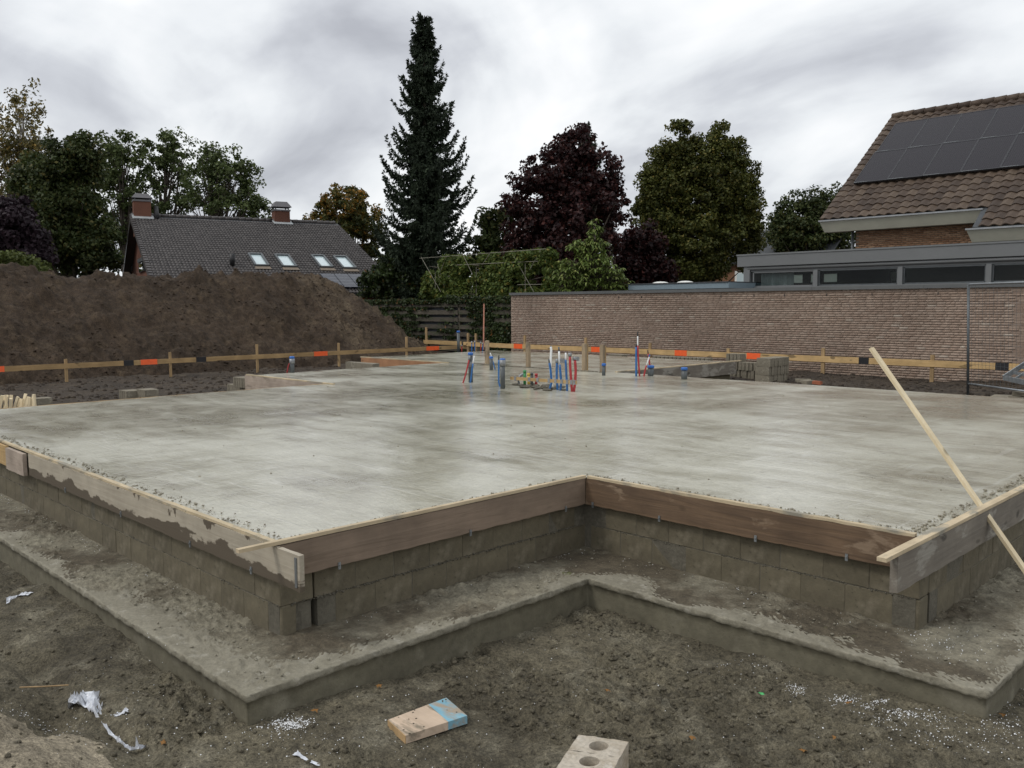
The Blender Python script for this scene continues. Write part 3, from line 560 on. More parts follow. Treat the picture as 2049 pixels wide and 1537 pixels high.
t = form('formwork_board', 'dark wet brown board with knots on the face right of the inner corner', (-3.2, 5.22, -.2), [('board', slabmesh(-4.435, -1.862, 5.217, 5.247, -.208, -.004, 0, 50), BOARD_BROWN), ('batten', slabmesh(-4.43, -1.9, 5.226, 5.262, -.002, .018, 0, 30), BATTEN_X)])
clips_x(t, (-4.36, -3.72, -2.93, -2.30), 5.217, -.20)
t = form('formwork_board', 'grey board with a pale cut batten jutting out at the right corner', (-1.84, 6.5, -.2), [('board', slabmesh(-1.858, -1.815, 4.77, 9.2, -.215, -.006, 1, 50), BOARD_GREY_Y), ('batten', MB().beam((-1.838, 4.60, .008), (-1.84, 9.2, .010), .052, .022), BATTEN_Y)])
form('formwork_board', 'pinkish board along the near side of the rear left bay', (-14.8, 8.52, -.3), [('board', slabmesh(-16.28, -13.30, 8.50, 8.548, -.32, -.006, 0, 20), BOARD_FAR), ('batten', slabmesh(-16.25, -13.1, 8.506, 8.56, -.004, .016, 0, 20), BATTEN_X)])
form('formwork_board', 'orange plywood board on the furthest left step of the slab', (-17.9, 13.68, -.3), [('board', slabmesh(-19.6, -16.22, 13.65, 13.698, -.32, -.006, 0, 20), PLY_RED), ('batten', slabmesh(-19.65, -16.0, 13.656, 13.71, -.004, .018, 0, 20), BATTEN_X)])
form('formwork_board', 'grey board on the side of the rear slab ending beside the block stacks', (-11.17, 16.5, -.3), [('board', slabmesh(-11.198, -11.15, 14.1, 18.75, -.30, -.006, 1, 20), BOARD_GREY_Y), ('batten', slabmesh(-11.21, -11.155, 14.1, 19.0, -.004, .018, 1, 20), BATTEN_Y)])
form('formwork_board', 'thin pale board edge along the far left side of the slab', (-13.36, 5.5, -.2), [('board', slabmesh(-13.36, -13.332, 2.5, 8.5, -.2, -.002, 1, 30), PINE_Y)])

# ------------------------------------------------------------------ guide rails (batter boards)
def tape(t, mb, m): O('tape_mark', mb, m, t)
LB = thing('guide_rail', 'long wooden guide rail on stakes with orange and black marks before the soil heap', 'guide rail', (-22.8, 12, -.5), 'profile rails around the site')
O('rail', slabmesh(-22.82, -22.795, -3.0, 20.35, -.112, .012, 1, 60, .004), PINE_Y, LB)
for y, zt in ((7.2, .12), (9.8, .18), (12.33, .31), (15.09, .25), (17.73, .37), (4.4, .15), (1.6, .2), (-1.2, .15)): O('stake', MB().box(-22.872, -22.822, y-.03, y+.03, -.75, zt, .004), PINE_Z, LB)
def ly(px): return float(aX(px, 728-(px*.048), -22.8)[1])
for a, b, m in ((-10, 8, TAPEO), (247, 267, TAPEB), (281, 314, TAPEO), (392, 412, TAPEB), (628, 655, TAPEO), (853, 878, TAPEO)):
    tape(LB, MB().box(-22.824, -22.790, ly(a), ly(b), -.117, .017), m)
RB = thing('guide_rail', 'long pale wooden guide rail on stakes with marks before the brick wall', 'guide rail', (-14, 21.7, -.5), 'profile rails around the site')
O('rail', slabmesh(-24.5, -4.6, 21.70, 21.725, -.125, .03, 0, 70, .004), PINE_X, RB)
for x, zt in ((-24.28, .36), (-23.85, .36), (-21.31, .34), (-18.51, .32), (-15.93, .22), (-13.2, .14), (-10.38, .23), (-7.65, .16)): O('stake', MB().box(x-.045, x+.045, 21.726, 21.775, -.7, zt, .004), PINE_Z, RB)
def rx(px): return float(aY(px, 700+(px-1000)*.045, 21.7)[0])
for a, b, m in ((1028, 1045, TAPEO), (1183, 1201, TAPEO), (1350, 1374, TAPEO), (1494, 1521, TAPEO), (1718, 1738, TAPEB), (1991, 2018, TAPEB)): tape(RB, MB().box(rx(a), rx(b), 21.695, 21.729, -.13, .035), m)
SB = thing('guide_rail', 'short wooden guide rail behind the far corner near the ivy fence', 'guide rail', (-25.6, 21.6, -.5), 'profile rails around the site')
O('rail', MB().box(-26.8, -24.55, 21.64, 21.665, -.10, .05, .003), PINE_X, SB); O('stake', MB().box(-26.72, -26.62, 21.667, 21.71, -.6, .55, .003), PINE_Z, SB)

# ------------------------------------------------------------------ wooden stakes on the slab joint
for i, (px, py, yt, lab) in enumerate(((975, 728, 682, 'weathered stake on the slab joint, left of the four, by the capped pipe'), (1057, 735, 685, 'weathered stake on the slab joint, second of the four from the left'), (1169, 741, 688, 'weathered stake on the slab joint, third of the four, with a thin lath behind'), (1205, 744, 690, 'weathered stake on the slab joint, right of the four, beside a short pipe'))):
    b = aZ(px, py, 0); D = np.dot(b-CAM, FW); h = (py-yt)/FOC*D
    t = thing('wooden_stake', lab, 'stake', b, 'stakes along the slab joint'); O('post', MB().box(b[0]-.045, b[0]+.045, b[1]-.03, b[1]+.03, -.01, h, .006), STAKE, t)
    if i in (2, 3): O('brace', MB().box(b[0]-.02, b[0]+.05, b[1]+.032, b[1]+.07, -.01, h*1.0-.03*(i == 3), .004), PINE_Z, t)

# ------------------------------------------------------------------ drain pipes and conduits
def pipe(px, py, yt, d, lab, cap=True, tape_at=None, splash=True):
    b = aZ(px, py, 0); D = np.dot(b-CAM, FW); h = (py-yt)/FOC*D; t = thing('drain_pipe', lab, 'drain pipe', b, 'grey drain pipes standing in the slab')
    O('pipe', MB().tube([b-[0, 0, .05], b+[0, 0, h-.06]], d/2, 20), PIPEG, t, True)
    if cap: O('cap', MB().tube([b+[0, 0, h-.052], b+[0, 0, h-.010], b+[0, 0, h]], [d/2+.007, d/2+.007, d/2-.004], 20), BLUEC, t, True)
    if tape_at: O('tape', MB().tube([b+[0, 0, h*tape_at-.05], b+[0, 0, h*tape_at+.05]], d/2+.012, 16), TAPE, t, True)
    return b, D, h
pipe(901+41, 765, 705, .082, 'tall grey drain pipe with blue cap and grey tape, left of the pipe cluster', True, .60)
pipe(1006, 777, 717, .080, 'grey drain pipe with concrete splashes and blue cap, nearest to the camera', True, .85)
pipe(983, 740, 713, .075, 'short grey drain pipe behind the nearest pipe, by the left stake')
pipe(917.5, 704, 662, .088, 'tall grey drain pipe at the rear left corner before the ivy fence')
pipe(1208, 751, 727, .072, 'short grey drain pipe beside the right hand stake')
pipe(1369, 758, 735, .112, 'short wide grey drain pipe near the right edge of the slab')
pipe(1302, 752, 731, .12, 'wide grey drain pipe behind two crossed red conduits')
pipe(585, 745, 713, .092, 'grey drain pipe standing on the rear left bay of the slab', True, .7)
def conduit(pts, r, segs, lab, cat='conduit', z0=0.):
    """pts: pixel path from its foot upward, standing in the plane facing the camera at the foot; segs: (share, material, name)"""
    b = aZ(*pts[0], z0); D = np.dot(b-CAM, FW); P = [aD(x, y, D) for x, y in pts]; P[0] = P[0]-[0, 0, .02]
    Q = []
    for i in range(len(P)-1): Q += [P[i]*(1-s)+P[i+1]*s for s in np.linspace(0, 1, 4, endpoint=False)]
    Q.append(P[-1]); t = thing('conduit', lab, cat, b, 'plastic conduits rising from the slab'); N_ = len(Q)-1; a = 0
    for k, (share, m, nm) in enumerate(segs):
        e = N_ if k == len(segs)-1 else min(N_-1, max(a+1, round(N_*share))); rr = r*.64*{'tube': 1, 'sleeve': .8, 'tape': 1.5, 'tip': .7}[nm]
        O(nm, MB().tube(Q[a:e+1], rr, 10), m, t, True); a = e
    return t
T, S_, TP = 'tube', 'sleeve', 'tape'
conduit([(926, 766), (931, 752), (937, 728), (940, 712)], .022, [(.85, RED, T), (1, TAPE, TP)], 'red conduit leaning against the tall taped pipe')
conduit([(941, 766), (944, 745), (947, 722), (949, 712)], .024, [(.55, BLUE, T), (1, WHITEC, S_)], 'blue conduit with white end leaning on the tall taped pipe')
conduit([(1001, 773), (998, 765), (998, 730), (998, 711)], .024, [(.8, BLUE, T), (1, BLACKP, 'tip')], 'blue conduit bound to the nearest splashed drain pipe')
conduit([(991, 739), (986, 722), (981, 706)], .020, [(.55, BLUE, T), (1, WHITEC, S_)], 'blue conduit with white tip leaning over the short pipe behind')
conduit([(1099, 779), (1104, 765), (1101, 735), (1098, 718)], .030, [(.8, BLUE, T), (1, DKSTEEL, 'tip')], 'leftmost blue conduit of the cluster, bent at its foot')
conduit([(1105, 764), (1101, 740), (1103, 700), (1102, 692)], .034, [(.9, WHITEC, T), (1, DKSTEEL, 'tip')], 'thick white tube standing among the blue conduits')
conduit([(1116, 780), (1114, 760), (1114, 735), (1115, 718)], .030, [(.85, BLUE, T), (1, TAPE, TP)], 'blue conduit with taped top, second blue of the cluster')
conduit([(1121, 781), (1123, 765), (1120, 730), (1118, 694)], .030, [(.65, BLUE, T), (.95, WHITEC, S_), (1, DKSTEEL, 'tip')], 'tallest blue conduit of the cluster with a white upper part')
conduit([(1135, 782), (1134, 760), (1132, 725), (1132, 706)], .028, [(.72, BLUE, T), (1, WHITEC, S_)], 'rightmost blue conduit of the cluster with a white tip')
conduit([(1145, 784), (1143, 765), (1141, 735), (1140, 706)], .032, [(.92, RED, T), (1, TAPE, TP)], 'left of the two red conduits in the cluster')
conduit([(1148, 784), (1151, 765), (1152, 740), (1150, 714)], .032, [(.9, RED, T), (1, TAPE, TP)], 'right of the two red conduits in the cluster')
for px, py, m, lab in ((1126, 722, TAPE, 'flap of grey tape on the tallest blue conduit'), (1152, 718, TAPE, 'flap of grey tape on the right red conduit')):
    p = aD(px, py, np.dot(aZ(1135, 782, 0)-CAM, FW)); single('tape_flap', MB().beam(p-RT*.05, p+RT*.06, .006, .07), m, lab, 'tape', 'tape flaps on the conduits')
conduit([(1273, 753), (1273, 715), (1273, 688)], .030, [(.95, BLUE, T), (1, BLACKP, 'tip')], 'tall blue conduit near the right bay of the slab')
conduit([(1280, 753), (1277, 715), (1276, 692), (1276, 676), (1276, 664)], .026, [(.5, RED, T), (.8, WHITEC, S_), (1, BLACKP, 'tip')], 'tall red conduit with long white upper part and black tip')
conduit([(1288, 753), (1292, 736), (1298, 718), (1300, 710)], .024, [(.45, RED, T), (.8, WHITEC, S_), (1, BLUE, T)], 'red and white conduit crossing before the wide pipe, leaning right')
conduit([(1303, 752), (1301, 735), (1298, 715), (1296, 701)], .024, [(.85, RED, T), (1, BLACKP, 'tip')], 'red conduit crossing before the wide pipe, leaning left')
conduit([(574, 745), (577, 732), (581, 724), (584, 718)], .020, [(.7, RED, T), (1, WHITEC, S_)], 'red conduit leaning on the pipe of the rear left bay')
for px, y0, y1, m, lab in ((924, 703, 690, RED, 'short red conduit beside the tall rear pipe'), (944, 703, 683, BLUE, 'blue conduit at the rear corner, left of two'), (950, 702, 682, BLUE, 'blue conduit at the rear corner, right of two'), (962, 701, 684, RED, 'red conduit at the rear corner beside the survey rod'), (966, 701, 686, BLUE, 'blue conduit at the rear corner touching the survey rod')):
    conduit([(px, y0), (px, (y0+y1)/2), (px, y1)], .026, [(.8, m, T), (1, TAPE, TP)], lab)
b = aZ(967.5, 700, 0); single('survey_rod', MB().tube([b, b+(aY(968.5, 608, b[1]+.02)-b)*[1, 1, 1]], .022, 8), COPPER, 'tall thin reddish rod standing before the ivy covered fence', 'rod')
# cross lath holding the cluster, coloured pipe stubs, mortar patch around the opening
pa, pb = aZ(1026, 776, 0), aZ(1158, 786, 0); h1 = .165; cl = thing('cross_lath', 'pine lath tied with grey tape across the conduit cluster', 'lath', (pa+pb)/2)
O('lath', MB().beam(pa+[.0, -.05, h1], pb+[0, -.05, h1], .022, .052), PINE_X, cl)
for s in (.08, .30, .43, .60, .70, .79, .87, .93, .97):
    c = pa*(1-s)+pb*s+[0, -.05, h1]; O('tape', MB().beam(c-(pb-pa)/np.linalg.norm(pb-pa)*.022, c+(pb-pa)/np.linalg.norm(pb-pa)*.022, .034, .07), TAPE, cl)
for px, yb, yt, m, lab in ((1050, 771, 741, GREENC, 'green pipe stub behind the cross lath'), (1058, 772, 747, YELC, 'yellow pipe stub behind the cross lath'), (1064, 771, 746, PIPEG, 'grey pipe stub between the yellow and red stubs'), (1073, 771, 748, CLAYBR, 'red pipe stub behind the cross lath')):
    b = aZ(px, yb, 0); D = np.dot(b-CAM, FW); h = (yb-yt)/FOC*D; t = thing('pipe_stub', lab, 'pipe stub', b, 'coloured pipe stubs behind the lath')
    O('pipe', MB().tube([b-[0, 0, .03], b+[0, 0, h]], .024, 14), RED if m is CLAYBR else m, t, True); O('rim', MB().tube([b+[0, 0, h*.82], b+[0, 0, h*1.0+.003]], .028, 14), RED if m is CLAYBR else m, t, True)
conduit([(1040, 771), (1037, 762), (1041, 752), (1051, 746)], .026, [(.5, DKSTEEL, T), (1, TAPE, TP)], 'black hose bent over the left end of the lath', 'hose')
pts = [aZ(x, y, .002)[:2] for x, y in ((1030, 770), (1060, 768), (1100, 770), (1128, 775), (1130, 781), (1100, 783), (1070, 779), (1045, 775))]
mbp = MB(); c0 = np.mean(pts, 0)
for k in range(46):
    a = pts[k % len(pts)]; s = random.uniform(.2, 1); mbp.lump((c0[0]+(a[0]-c0[0])*s, c0[1]+(a[1]-c0[1])*s, .01), random.uniform(.03, .08), .35)
single('mortar_patch', mbp, MORTAR, 'rough dark mortar patch around the conduits in the slab', 'mortar patch')

# ------------------------------------------------------------------ loose blocks in stacks
MT = [block_mesh(.088, .29, .205, 'block', BLOCKG, .004, .003) for _ in range(3)]
MT2 = [block_mesh(.36, .088, .205, 'block', BLOCKG, .004, .003) for _ in range(3)]
def blk(me, p, rz, lab, grp, tilt=0., zr=0.):
    o = link('concrete_block', me, None, tuple(p)); o.rotation_euler = (tilt, zr, rz+rng.normal(0, .03)); tag(o, lab, 'concrete block', grp); return o
b0 = aZ(1445, 752, -.46); zb = float(ground_z(np.array([b0[0]]), np.array([b0[1]+.1]))[0])+.02
for row, (cnt, off, nm) in enumerate(((10, 0, 'bottom'), (9, .05, 'middle'), (4, .10, 'top'))):
    for k in range(cnt):
        blk(random.choice(MT), (b0[0]+.05+off+k*.102+rng.normal(0, .004), b0[1]+.15+rng.normal(0, .012), zb+.105+row*.207), 0, f'thin block, {ORD[k]} from left, {nm} row of the stack by the slab corner', 'blocks in the stack by the slab corner')
b1 = aZ(1512, 764, -.46)
for row, nm in enumerate(('bottom', 'middle', 'top')):
    for k in range(9):
        blk(random.choice(MT2), (b1[0]+.16+rng.normal(0, .008)+.01*row, b1[1]+.05+k*.105, zb-.01+.105+row*.207), 0, f'broad block, {ORD[k]} from the front, {nm} layer of the right hand stack', 'blocks in the right hand stack')
for k in range(2): blk(random.choice(MT2), (b1[0]+.75+.25*k, b1[1]+.9-.3*k, zb+.05), .5+k, ['thin block lying flat beside the right hand stack, next to its rear end', 'thin block lying on the soil right of the right hand stack'][k], 'loose blocks on the right', math.pi/2*.98)
for k in range(22):     # long low rows behind the rear slab
    px = 1216+k*3.3 if k < 8 else 1306+(k-8)*8
    p = aZ(px, 712+(px-1216)*.045, -.06); blk(random.choice(MT), (p[0], p[1]+.2, -.12), .1, f'grey block, {ORD[k] if k < 8 else ORD[k-8]} from left, {"left" if k < 8 else "right"} low row behind rear slab', 'low block rows behind the rear slab')
def group_left(px, yt, n_, rowlab, grp, z, step=.1, along=0):
    p = aZ(px, yt, z+.19)
    for k in range(n_): blk(random.choice(MT), (p[0]+.05+k*step*(along == 0), p[1]+.12+k*step*(along == 1), z+.095), 0, f'thin grey block, {ORD[k]} from left, {rowlab}', grp)
group_left(240, 781, 4, 'left clump behind the slab edge', 'blocks behind the left slab edge', -.50); group_left(276, 779, 4, 'right clump behind the slab edge', 'blocks behind the left slab edge', -.47)
group_left(456, 769, 9, 'lower row at the rear left bay corner', 'blocks at the rear left bay corner', -.46); group_left(468, 755, 8, 'upper row at the rear left bay corner', 'blocks at the rear left bay corner', -.27)
group_left(66, 797, 2, 'pair beside the pine offcuts', 'blocks beside the pine offcuts', -.50, .13)
p = aZ(698, 735, -.14); single('concrete_beam', MB().box(p[0], p[0]+1.15, p[1]-.1, p[1]+.1, -.46, .0, .008), BLOCKG, 'long light grey concrete beam lying before the orange board', 'concrete beam')
p = aZ(1992, 796, -.42)
for k, (dx, dy, dz, lab) in enumerate(((0.1, .1, 0, 'broken flat slab on the soil under the fence panel, left of two'), (.45, .0, .02, 'broken flat slab on the soil under the fence panel, right of two'), (.5, .05, .10, 'flat slab lying on top of another under the fence panel'))):
    o = single('paving_slab', MB().box(p[0]+dx-.2, p[0]+dx+.2, p[1]+dy-.15, p[1]+dy+.15, -.46+dz, -.38+dz, .02), BLOCKG, lab, 'slab', 'broken slabs under the fence')
o = single('clay_brick', MB().box(*(lambda q: (q[0]-.1, q[0]+.1, q[1]-.05, q[1]+.05))(aZ(1635, 768, -.45)), -.46, -.39, .01), CLAYBR, 'red clay brick lying in the dark soil beyond the slab', 'brick')
# pine offcuts at the left edge
for k in range(17):
    px = -22+k*5.6+random.uniform(-2, 2); y1 = 786+random.uniform(0, 12)+abs(px-30)*.08; f = aZ(px+random.uniform(-8, 4), 822, -.46); D = np.dot(f-CAM, FW); tp = aD(px+random.uniform(-2, 8), y1, D+random.uniform(-.1, .15))
    single('pine_offcut', MB().beam(f-[0, 0, .15], tp, .05, .024+.02*random.random(), up=(FW+RT*.5*random.uniform(-1, 1))), PINE_PALE, f'sawn pine offcut leaning in the pile, {ORD[k]} from the left', 'offcut', 'sawn pine offcuts in the pile')

# ------------------------------------------------------------------ long batten leaning across the slab edge
pc = aX(1988, 1050, -1.78); pbm = aZ(2112, 1229, -.585); dl = pc-pbm
best = min(np.linspace(1, 6, 2001), key=lambda s: abs((lambda q: CY-FOC*(q@UP)/(q@FW))(pbm+dl*s-CAM)-697))
ptop = pbm+dl*best
lb = single('leaning_batten', MB().beam(pbm, ptop, .038, .022, up=(1, -.3, .4)), PINE_PALE, 'long pale pine batten leaning diagonally over the right edge of the slab', 'batten')

# ------------------------------------------------------------------ temporary fence panel and steel frame at right
fo_ = aZ(1937, 790, -.46); fd = np.array([.80, -.60, 0]); fl = np.array([-.10, .06, 2.25]); fp = thing('fence_panel', 'leaning galvanised temporary fence panel with wire mesh before the brick wall', 'fence panel', fo_)
tl = fo_+fl
O('post', MB().tube([fo_-[0, 0, .1], tl], .027, 10), DKSTEEL, fp, True); O('rail', MB().tube([tl-[0, 0, .03], tl-[0, 0, .03]+fd*2.6], .021, 10), GALV, fp, True)
O('rail', MB().tube([fo_+fl*.10, fo_+fl*.10+fd*2.6], .02, 10), GALV, fp, True); O('post', MB().tube([fo_+fd*2.6-[0, 0, .1], tl+fd*2.6], .022, 10), DKSTEEL, fp, True)
wm = MB()
for k in range(1, 25): a = fo_+fd*k*.105; wm.tube([a+fl*.1, a+fl*.985], .0022, 4)
for k in range(1, 10): wm.tube([fo_+fl*(.1+.09*k), fo_+fl*(.1+.09*k)+fd*2.6], .0022, 4)
O('wire_mesh', wm, DKSTEEL, fp)['kind'] = 'stuff'
q = aZ(2008, 756, -.12); sf = thing('steel_frame', 'tilted galvanised steel frame with cross bars at the right edge', 'steel frame', q)
dA = np.array([.30, .55, .32]); dB = np.array([.86, -.45, -.10])
for a, b in ((q, q+dA), (q, q+dB), (q+dA, q+dA+dB), (q+dB, q+dA+dB)): O('rail', MB().beam(a, b, .03, .10), GALV, sf)
for s in (.33, .66): O('crossbar', MB().beam(q+dA*s, q+dA*s+dB, .012, .06), GALV, sf)
for s in (.25, .5, .75): O('crossbar', MB().beam(q+dB*s, q+dB*s+dA, .012, .05), GALV, sf)

# ================================================================== BRICK WALL
YW = 22.3; X0, X1 = -22.55, 2.0
bw = thing('brick_wall', 'long low brown brick garden wall with dark capping behind the site', 'wall', (-12, YW+.1, -.8))
O('core', MB().box(X0+.01, X1, YW+.004, YW+.20, -.85, 1.80), JOINT, bw)
for k in range(9): O('capping', MB().box(X0-.04+k*2.9, X0-.045+(k+1)*2.9, YW-.05, YW+.25, 1.80, 1.845).box(X0-.04+k*2.9, X0-.045+(k+1)*2.9, YW-.055, YW-.051, 1.755, 1.845), CAPM, bw)
bl, bh, bj = .205, .0515, .0100
bricks = []
for r_ in range(42):
    z = 1.79-(r_+1)*(bh+bj); x = X0+(.0, .11, .055)[r_ % 3]+rng.uniform(0, .02)
    while x < X1-.2:
        L_ = bl if rng.random() < .8 else bl*.48
        bricks.append((x, z, L_)); x += L_+bj
bricks = np.array(bricks); vis = bricks[(bricks[:, 0] < -4.2)]
full = vis[(vis[:, 2] > .2) & (vis[:, 0] > -9.5) & (vis[:, 1] > -.5)]; sel = full[rng.permutation(len(full))][:0] if False else full[np.argsort(-full[:, 0])][:300]
ids = {tuple(q) for q in sel}
bme = []
for _ in range(4):
    b = MB().box(0, bl, 0, .1, 0, bh, .0015); m = bpy.data.meshes.new('brick'); m.from_pydata(b.v, [], b.f); m.materials.append(BRICK); bme.append(m)
for q in sel:
    link('brick', random.choice(bme), bw, tuple(np.array([q[0], YW-.003+rng.normal(0, .0018), q[1]])-ORG[bw.name]))
rest = np.array([q for q in bricks if tuple(q) not in ids and q[1] > -.75]); n = len(rest); jy = YW-.003+rng.normal(0, .0018, n)
V = np.zeros((n, 8, 3)); dx, dz = rest[:, 2], bh
for k, (a, b, c) in enumerate(((0, 0, 0), (1, 0, 0), (1, 1, 0), (0, 1, 0), (0, 0, 1), (1, 0, 1), (1, 1, 1), (0, 1, 1))): V[:, k] = np.c_[rest[:, 0]+a*dx, jy+b*.1, rest[:, 1]+c*dz]
V += rng.normal(0, .0012, V.shape); BXF = np.array([(3, 2, 1, 0), (4, 5, 6, 7), (0, 1, 5, 4), (1, 2, 6, 5), (3, 0, 4, 7)])
o = O('brickwork', (V.reshape(-1, 3), (BXF[None]+8*np.arange(n)[:, None, None]).reshape(-1, 4)), BRICK, bw); o['kind'] = 'stuff'
for px in (1168, 1238, 1284, 1375, 1443, 1509, 1570, 1654, 1745, 1877): x = aY(px, 590, YW)[0]; O('weep_slot', MB().box(x-.009, x+.009, YW-.014, YW+.01, 1.60, 1.66), BLACKP, bw)

# ================================================================== IVY FENCE left of the wall
fn = thing('wooden_fence', 'weathered horizontal board fence overgrown with dark ivy', 'fence', (-27, 22.4, -.5))
for k in range(9):
    for a, b in ((-34.0, -31.3), (-31.25, -28.5), (-28.45, -25.6), (-25.55, -22.62)):
        z = 1.50-k*.285; O('slat', MB().box(a, b, 22.40+random.uniform(-.01, .01), 22.44, z-.165+random.uniform(-.01, .01), z, .004), FENCEW, fn)
for x in (-31.275, -28.475, -25.575): O('post', MB().box(x-.06, x+.06, 22.445, 22.55, -.9, 1.6), FENCEW, fn)
O('back_boarding', MB().box(-34, -22.6, 22.56, 22.59, -.9, 1.45), SLATED, fn)
def leafmesh(P, Nrm, size, aspect=1.3, jit=.8):
    """one diamond leaf per point"""
    n = len(P); d = rng.normal(0, 1, (n, 3)); Nrm = Nrm+jit*rng.normal(0, 1, (n, 3)); Nrm /= np.linalg.norm(Nrm, axis=1)[:, None]+1e-9
    a = d-Nrm*np.sum(d*Nrm, 1)[:, None]; a /= np.linalg.norm(a, axis=1)[:, None]+1e-9; b = np.cross(Nrm, a); s = (size*rng.uniform(.6, 1.3, n))[:, None]
    V = np.stack([P-a*s*aspect*.5, P+b*s*.42-a*s*.05+Nrm*s*.10, P+a*s*aspect*.5, P-b*s*.42-a*s*.05+Nrm*s*.10], 1); return V.reshape(-1, 3), np.arange(4*n).reshape(-1, 4)
n = 60000; x = rng.uniform(-33, -22.6, n); z = rng.uniform(-.6, 1.6, n); dn = fbm(x*1.3, z*2.2, 4, seed=201)+.45*fbm(x*.7, z*.4, 2, seed=203)
k = rng.uniform(-.55, .75, n) < dn+.02-.80*(np.mod(1.5-z, .285) < .165)+.10; x, z = x[k], z[k]; z2 = z; P = np.c_[x, 22.36+rng.normal(0, .035, len(x)), z2]
xt = rng.uniform(-34, -22.6, 9000); hgt = .14+.07*fbm(xt*2, xt*0, 3, seed=211); P2 = np.c_[xt, 22.45+rng.uniform(-.15, .25, len(xt)), 1.50+hgt*rng.random(len(xt))**.6*1.6-.06]
o = tag(O('ivy', leafmesh(np.r_[P, P2], np.tile([[0, -.7, .5]], (len(P)+len(P2), 1)), .085), LF_IVY, None, loc=(-27, 22.3, -.4)), 'dark green ivy growing over the board fence', 'ivy'); o['kind'] = 'stuff'

# ================================================================== RIGHT HOUSE AND ITS EXTENSION
YG, ZG, XV = 28.0, 4.18, -13.51; SLP = math.tan(rad(36.8)); YR = 33.55; ZR = ZG+(YR-YG)*SLP
HS = thing('tiled_house', 'brick house with brown tiled roof and cream gutters above the garden wall', 'house', (-8, 31, -.8))
def RP(x, s, h=0.):     # point on the roof plane: s along the slope from the gutter, h above it
    c, n_ = math.cos(rad(36.8)), math.sin(rad(36.8)); return np.array([x, YG+s*c-h*n_, ZG+s*n_+h*c])
SL = (YR-YG)/math.cos(rad(36.8))
dk = MB(); XE = 2.0
dk.quadbox([RP(XV, 0, -.15), RP(XE, 0, -.15), RP(XE, SL, -.15), RP(XV, SL, -.15), RP(XV, 0, -.02), RP(XE, 0, -.02), RP(XE, SL, -.02), RP(XV, SL, -.02)])
dk.quadbox([RP(-8.62, -1.0, -.15), RP(XE, -1.0, -.15), RP(XE, -.005, -.15), RP(-8.62, -.005, -.15), RP(-8.62, -1.0, -.02), RP(XE, -1.0, -.02), RP(XE, -.005, -.02), RP(-8.62, -.005, -.02)])
O('roof_deck', dk, SLATED, HS)
O('rear_roof', MB().quadbox([(XV, YR, ZR-.1), (XE, YR, ZR-.1), (XE, YR+5.5, ZG-.1), (XV, YR+5.5, ZG-.1), (XV, YR+.002, ZR+.05), (XE, YR+.002, ZR+.05), (XE, YR+5.5, ZG+.05), (XV, YR+5.5, ZG+.05)]), TILEB, HS)
def tile_geo(w, l, amp, seg=7):
    """S-profile pantile in its own frame: x across, y up the slope, z off the roof"""
    v = []; f = []
    for i in range(seg+1):
        u = i/seg; x = u*w*1.04; zz = amp*(math.sin(u*2*math.pi*.95-.6))
        v += [(x, 0, zz+.045), (x, l*1.06, zz+.012), (x, 0, zz+.015)]
    for i in range(seg): a = 3*i; f += [(a, a+3, a+4, a+1), (a+2, a+5, a+3, a)]
    return v, f
TV, TF = tile_geo(.30, .345, .028, 8); tme = bpy.data.meshes.new('roof_tile'); tme.from_pydata(TV, [], TF); tme.materials.append(TILEB)
cs, sn = math.cos(rad(36.8)), math.sin(rad(36.8)); rowsn = int(SL/.345)+1; cells = []
for r_ in range(-3, rowsn):
    for c_ in range(0, 51):
        x = XV-.04+c_*.30; s = r_*.345+.01
        if r_ < 0 and x < -8.65: continue
        if s+.345 > SL+.12: continue
        pv = (x > -13.25 and x < -2 and s > 2.05 and s < 5.75)
        cells.append((x, s, pv))
cells.sort(key=lambda q: (q[2], q[0] > -5.2, abs(q[0]+8)+abs(q[1]-1)*1.2))
for x, s, pv in cells[:300]:
    o = link('roof_tile', tme, HS, tuple(RP(x, s, rng.normal(0, .003))-ORG[HS.name])); o.rotation_euler = (rad(36.8)+rng.normal(0, .008), rng.normal(0, .006), 0)
def tiles_join(name, cells_, TV_, TF_, frame, mat, parent):
    T0 = np.array(TV_); Vs = []; n_ = len(T0)
    for x, s in cells_: Vs.append(frame(x, s, T0+rng.normal(0, .002, 3)))
    V_ = np.concatenate(Vs); F_ = (np.array(TF_)[None]+n_*np.arange(len(cells_))[:, None, None]).reshape(-1, 4)
    o = O(name, (V_, F_), mat, parent, False); o['kind'] = 'stuff'; return o
def fr(x, s, T0): p = RP(x, s); return np.c_[p[0]+T0[:, 0], p[1]+T0[:, 1]*cs-T0[:, 2]*sn, p[2]+T0[:, 1]*sn+T0[:, 2]*cs]
tiles_join('roof_tiling', [(x, s) for x, s, pv in cells[300:] if not (pv and s > 2.5 and s < 5.2 and x > -12.9)], TV, TF, fr, TILEB, HS)
for k in range(40):
    x = XV-.05+k*.385; O('ridge_tile', MB().tube([(x, YR, ZR+.02), (x+.40, YR, ZR+.045)], .13, 10), TILEB, HS, True)
for k in range(20):
    s = k*.345; O('verge_tile', MB().quadbox([RP(XV-.09, s, -.17), RP(XV-.045, s, -.17), RP(XV-.045, s+.36, -.17), RP(XV-.09, s+.36, -.17), RP(XV-.09, s, .065), RP(XV+.05, s, .065), RP(XV+.05, s+.36, .035), RP(XV-.09, s+.36, .035)]), TILEB, HS)
PV = m_pv('solar_cells', (0, 1)); PVF = plain('black_panel_frame', (.03, .03, .034), .4, .4)
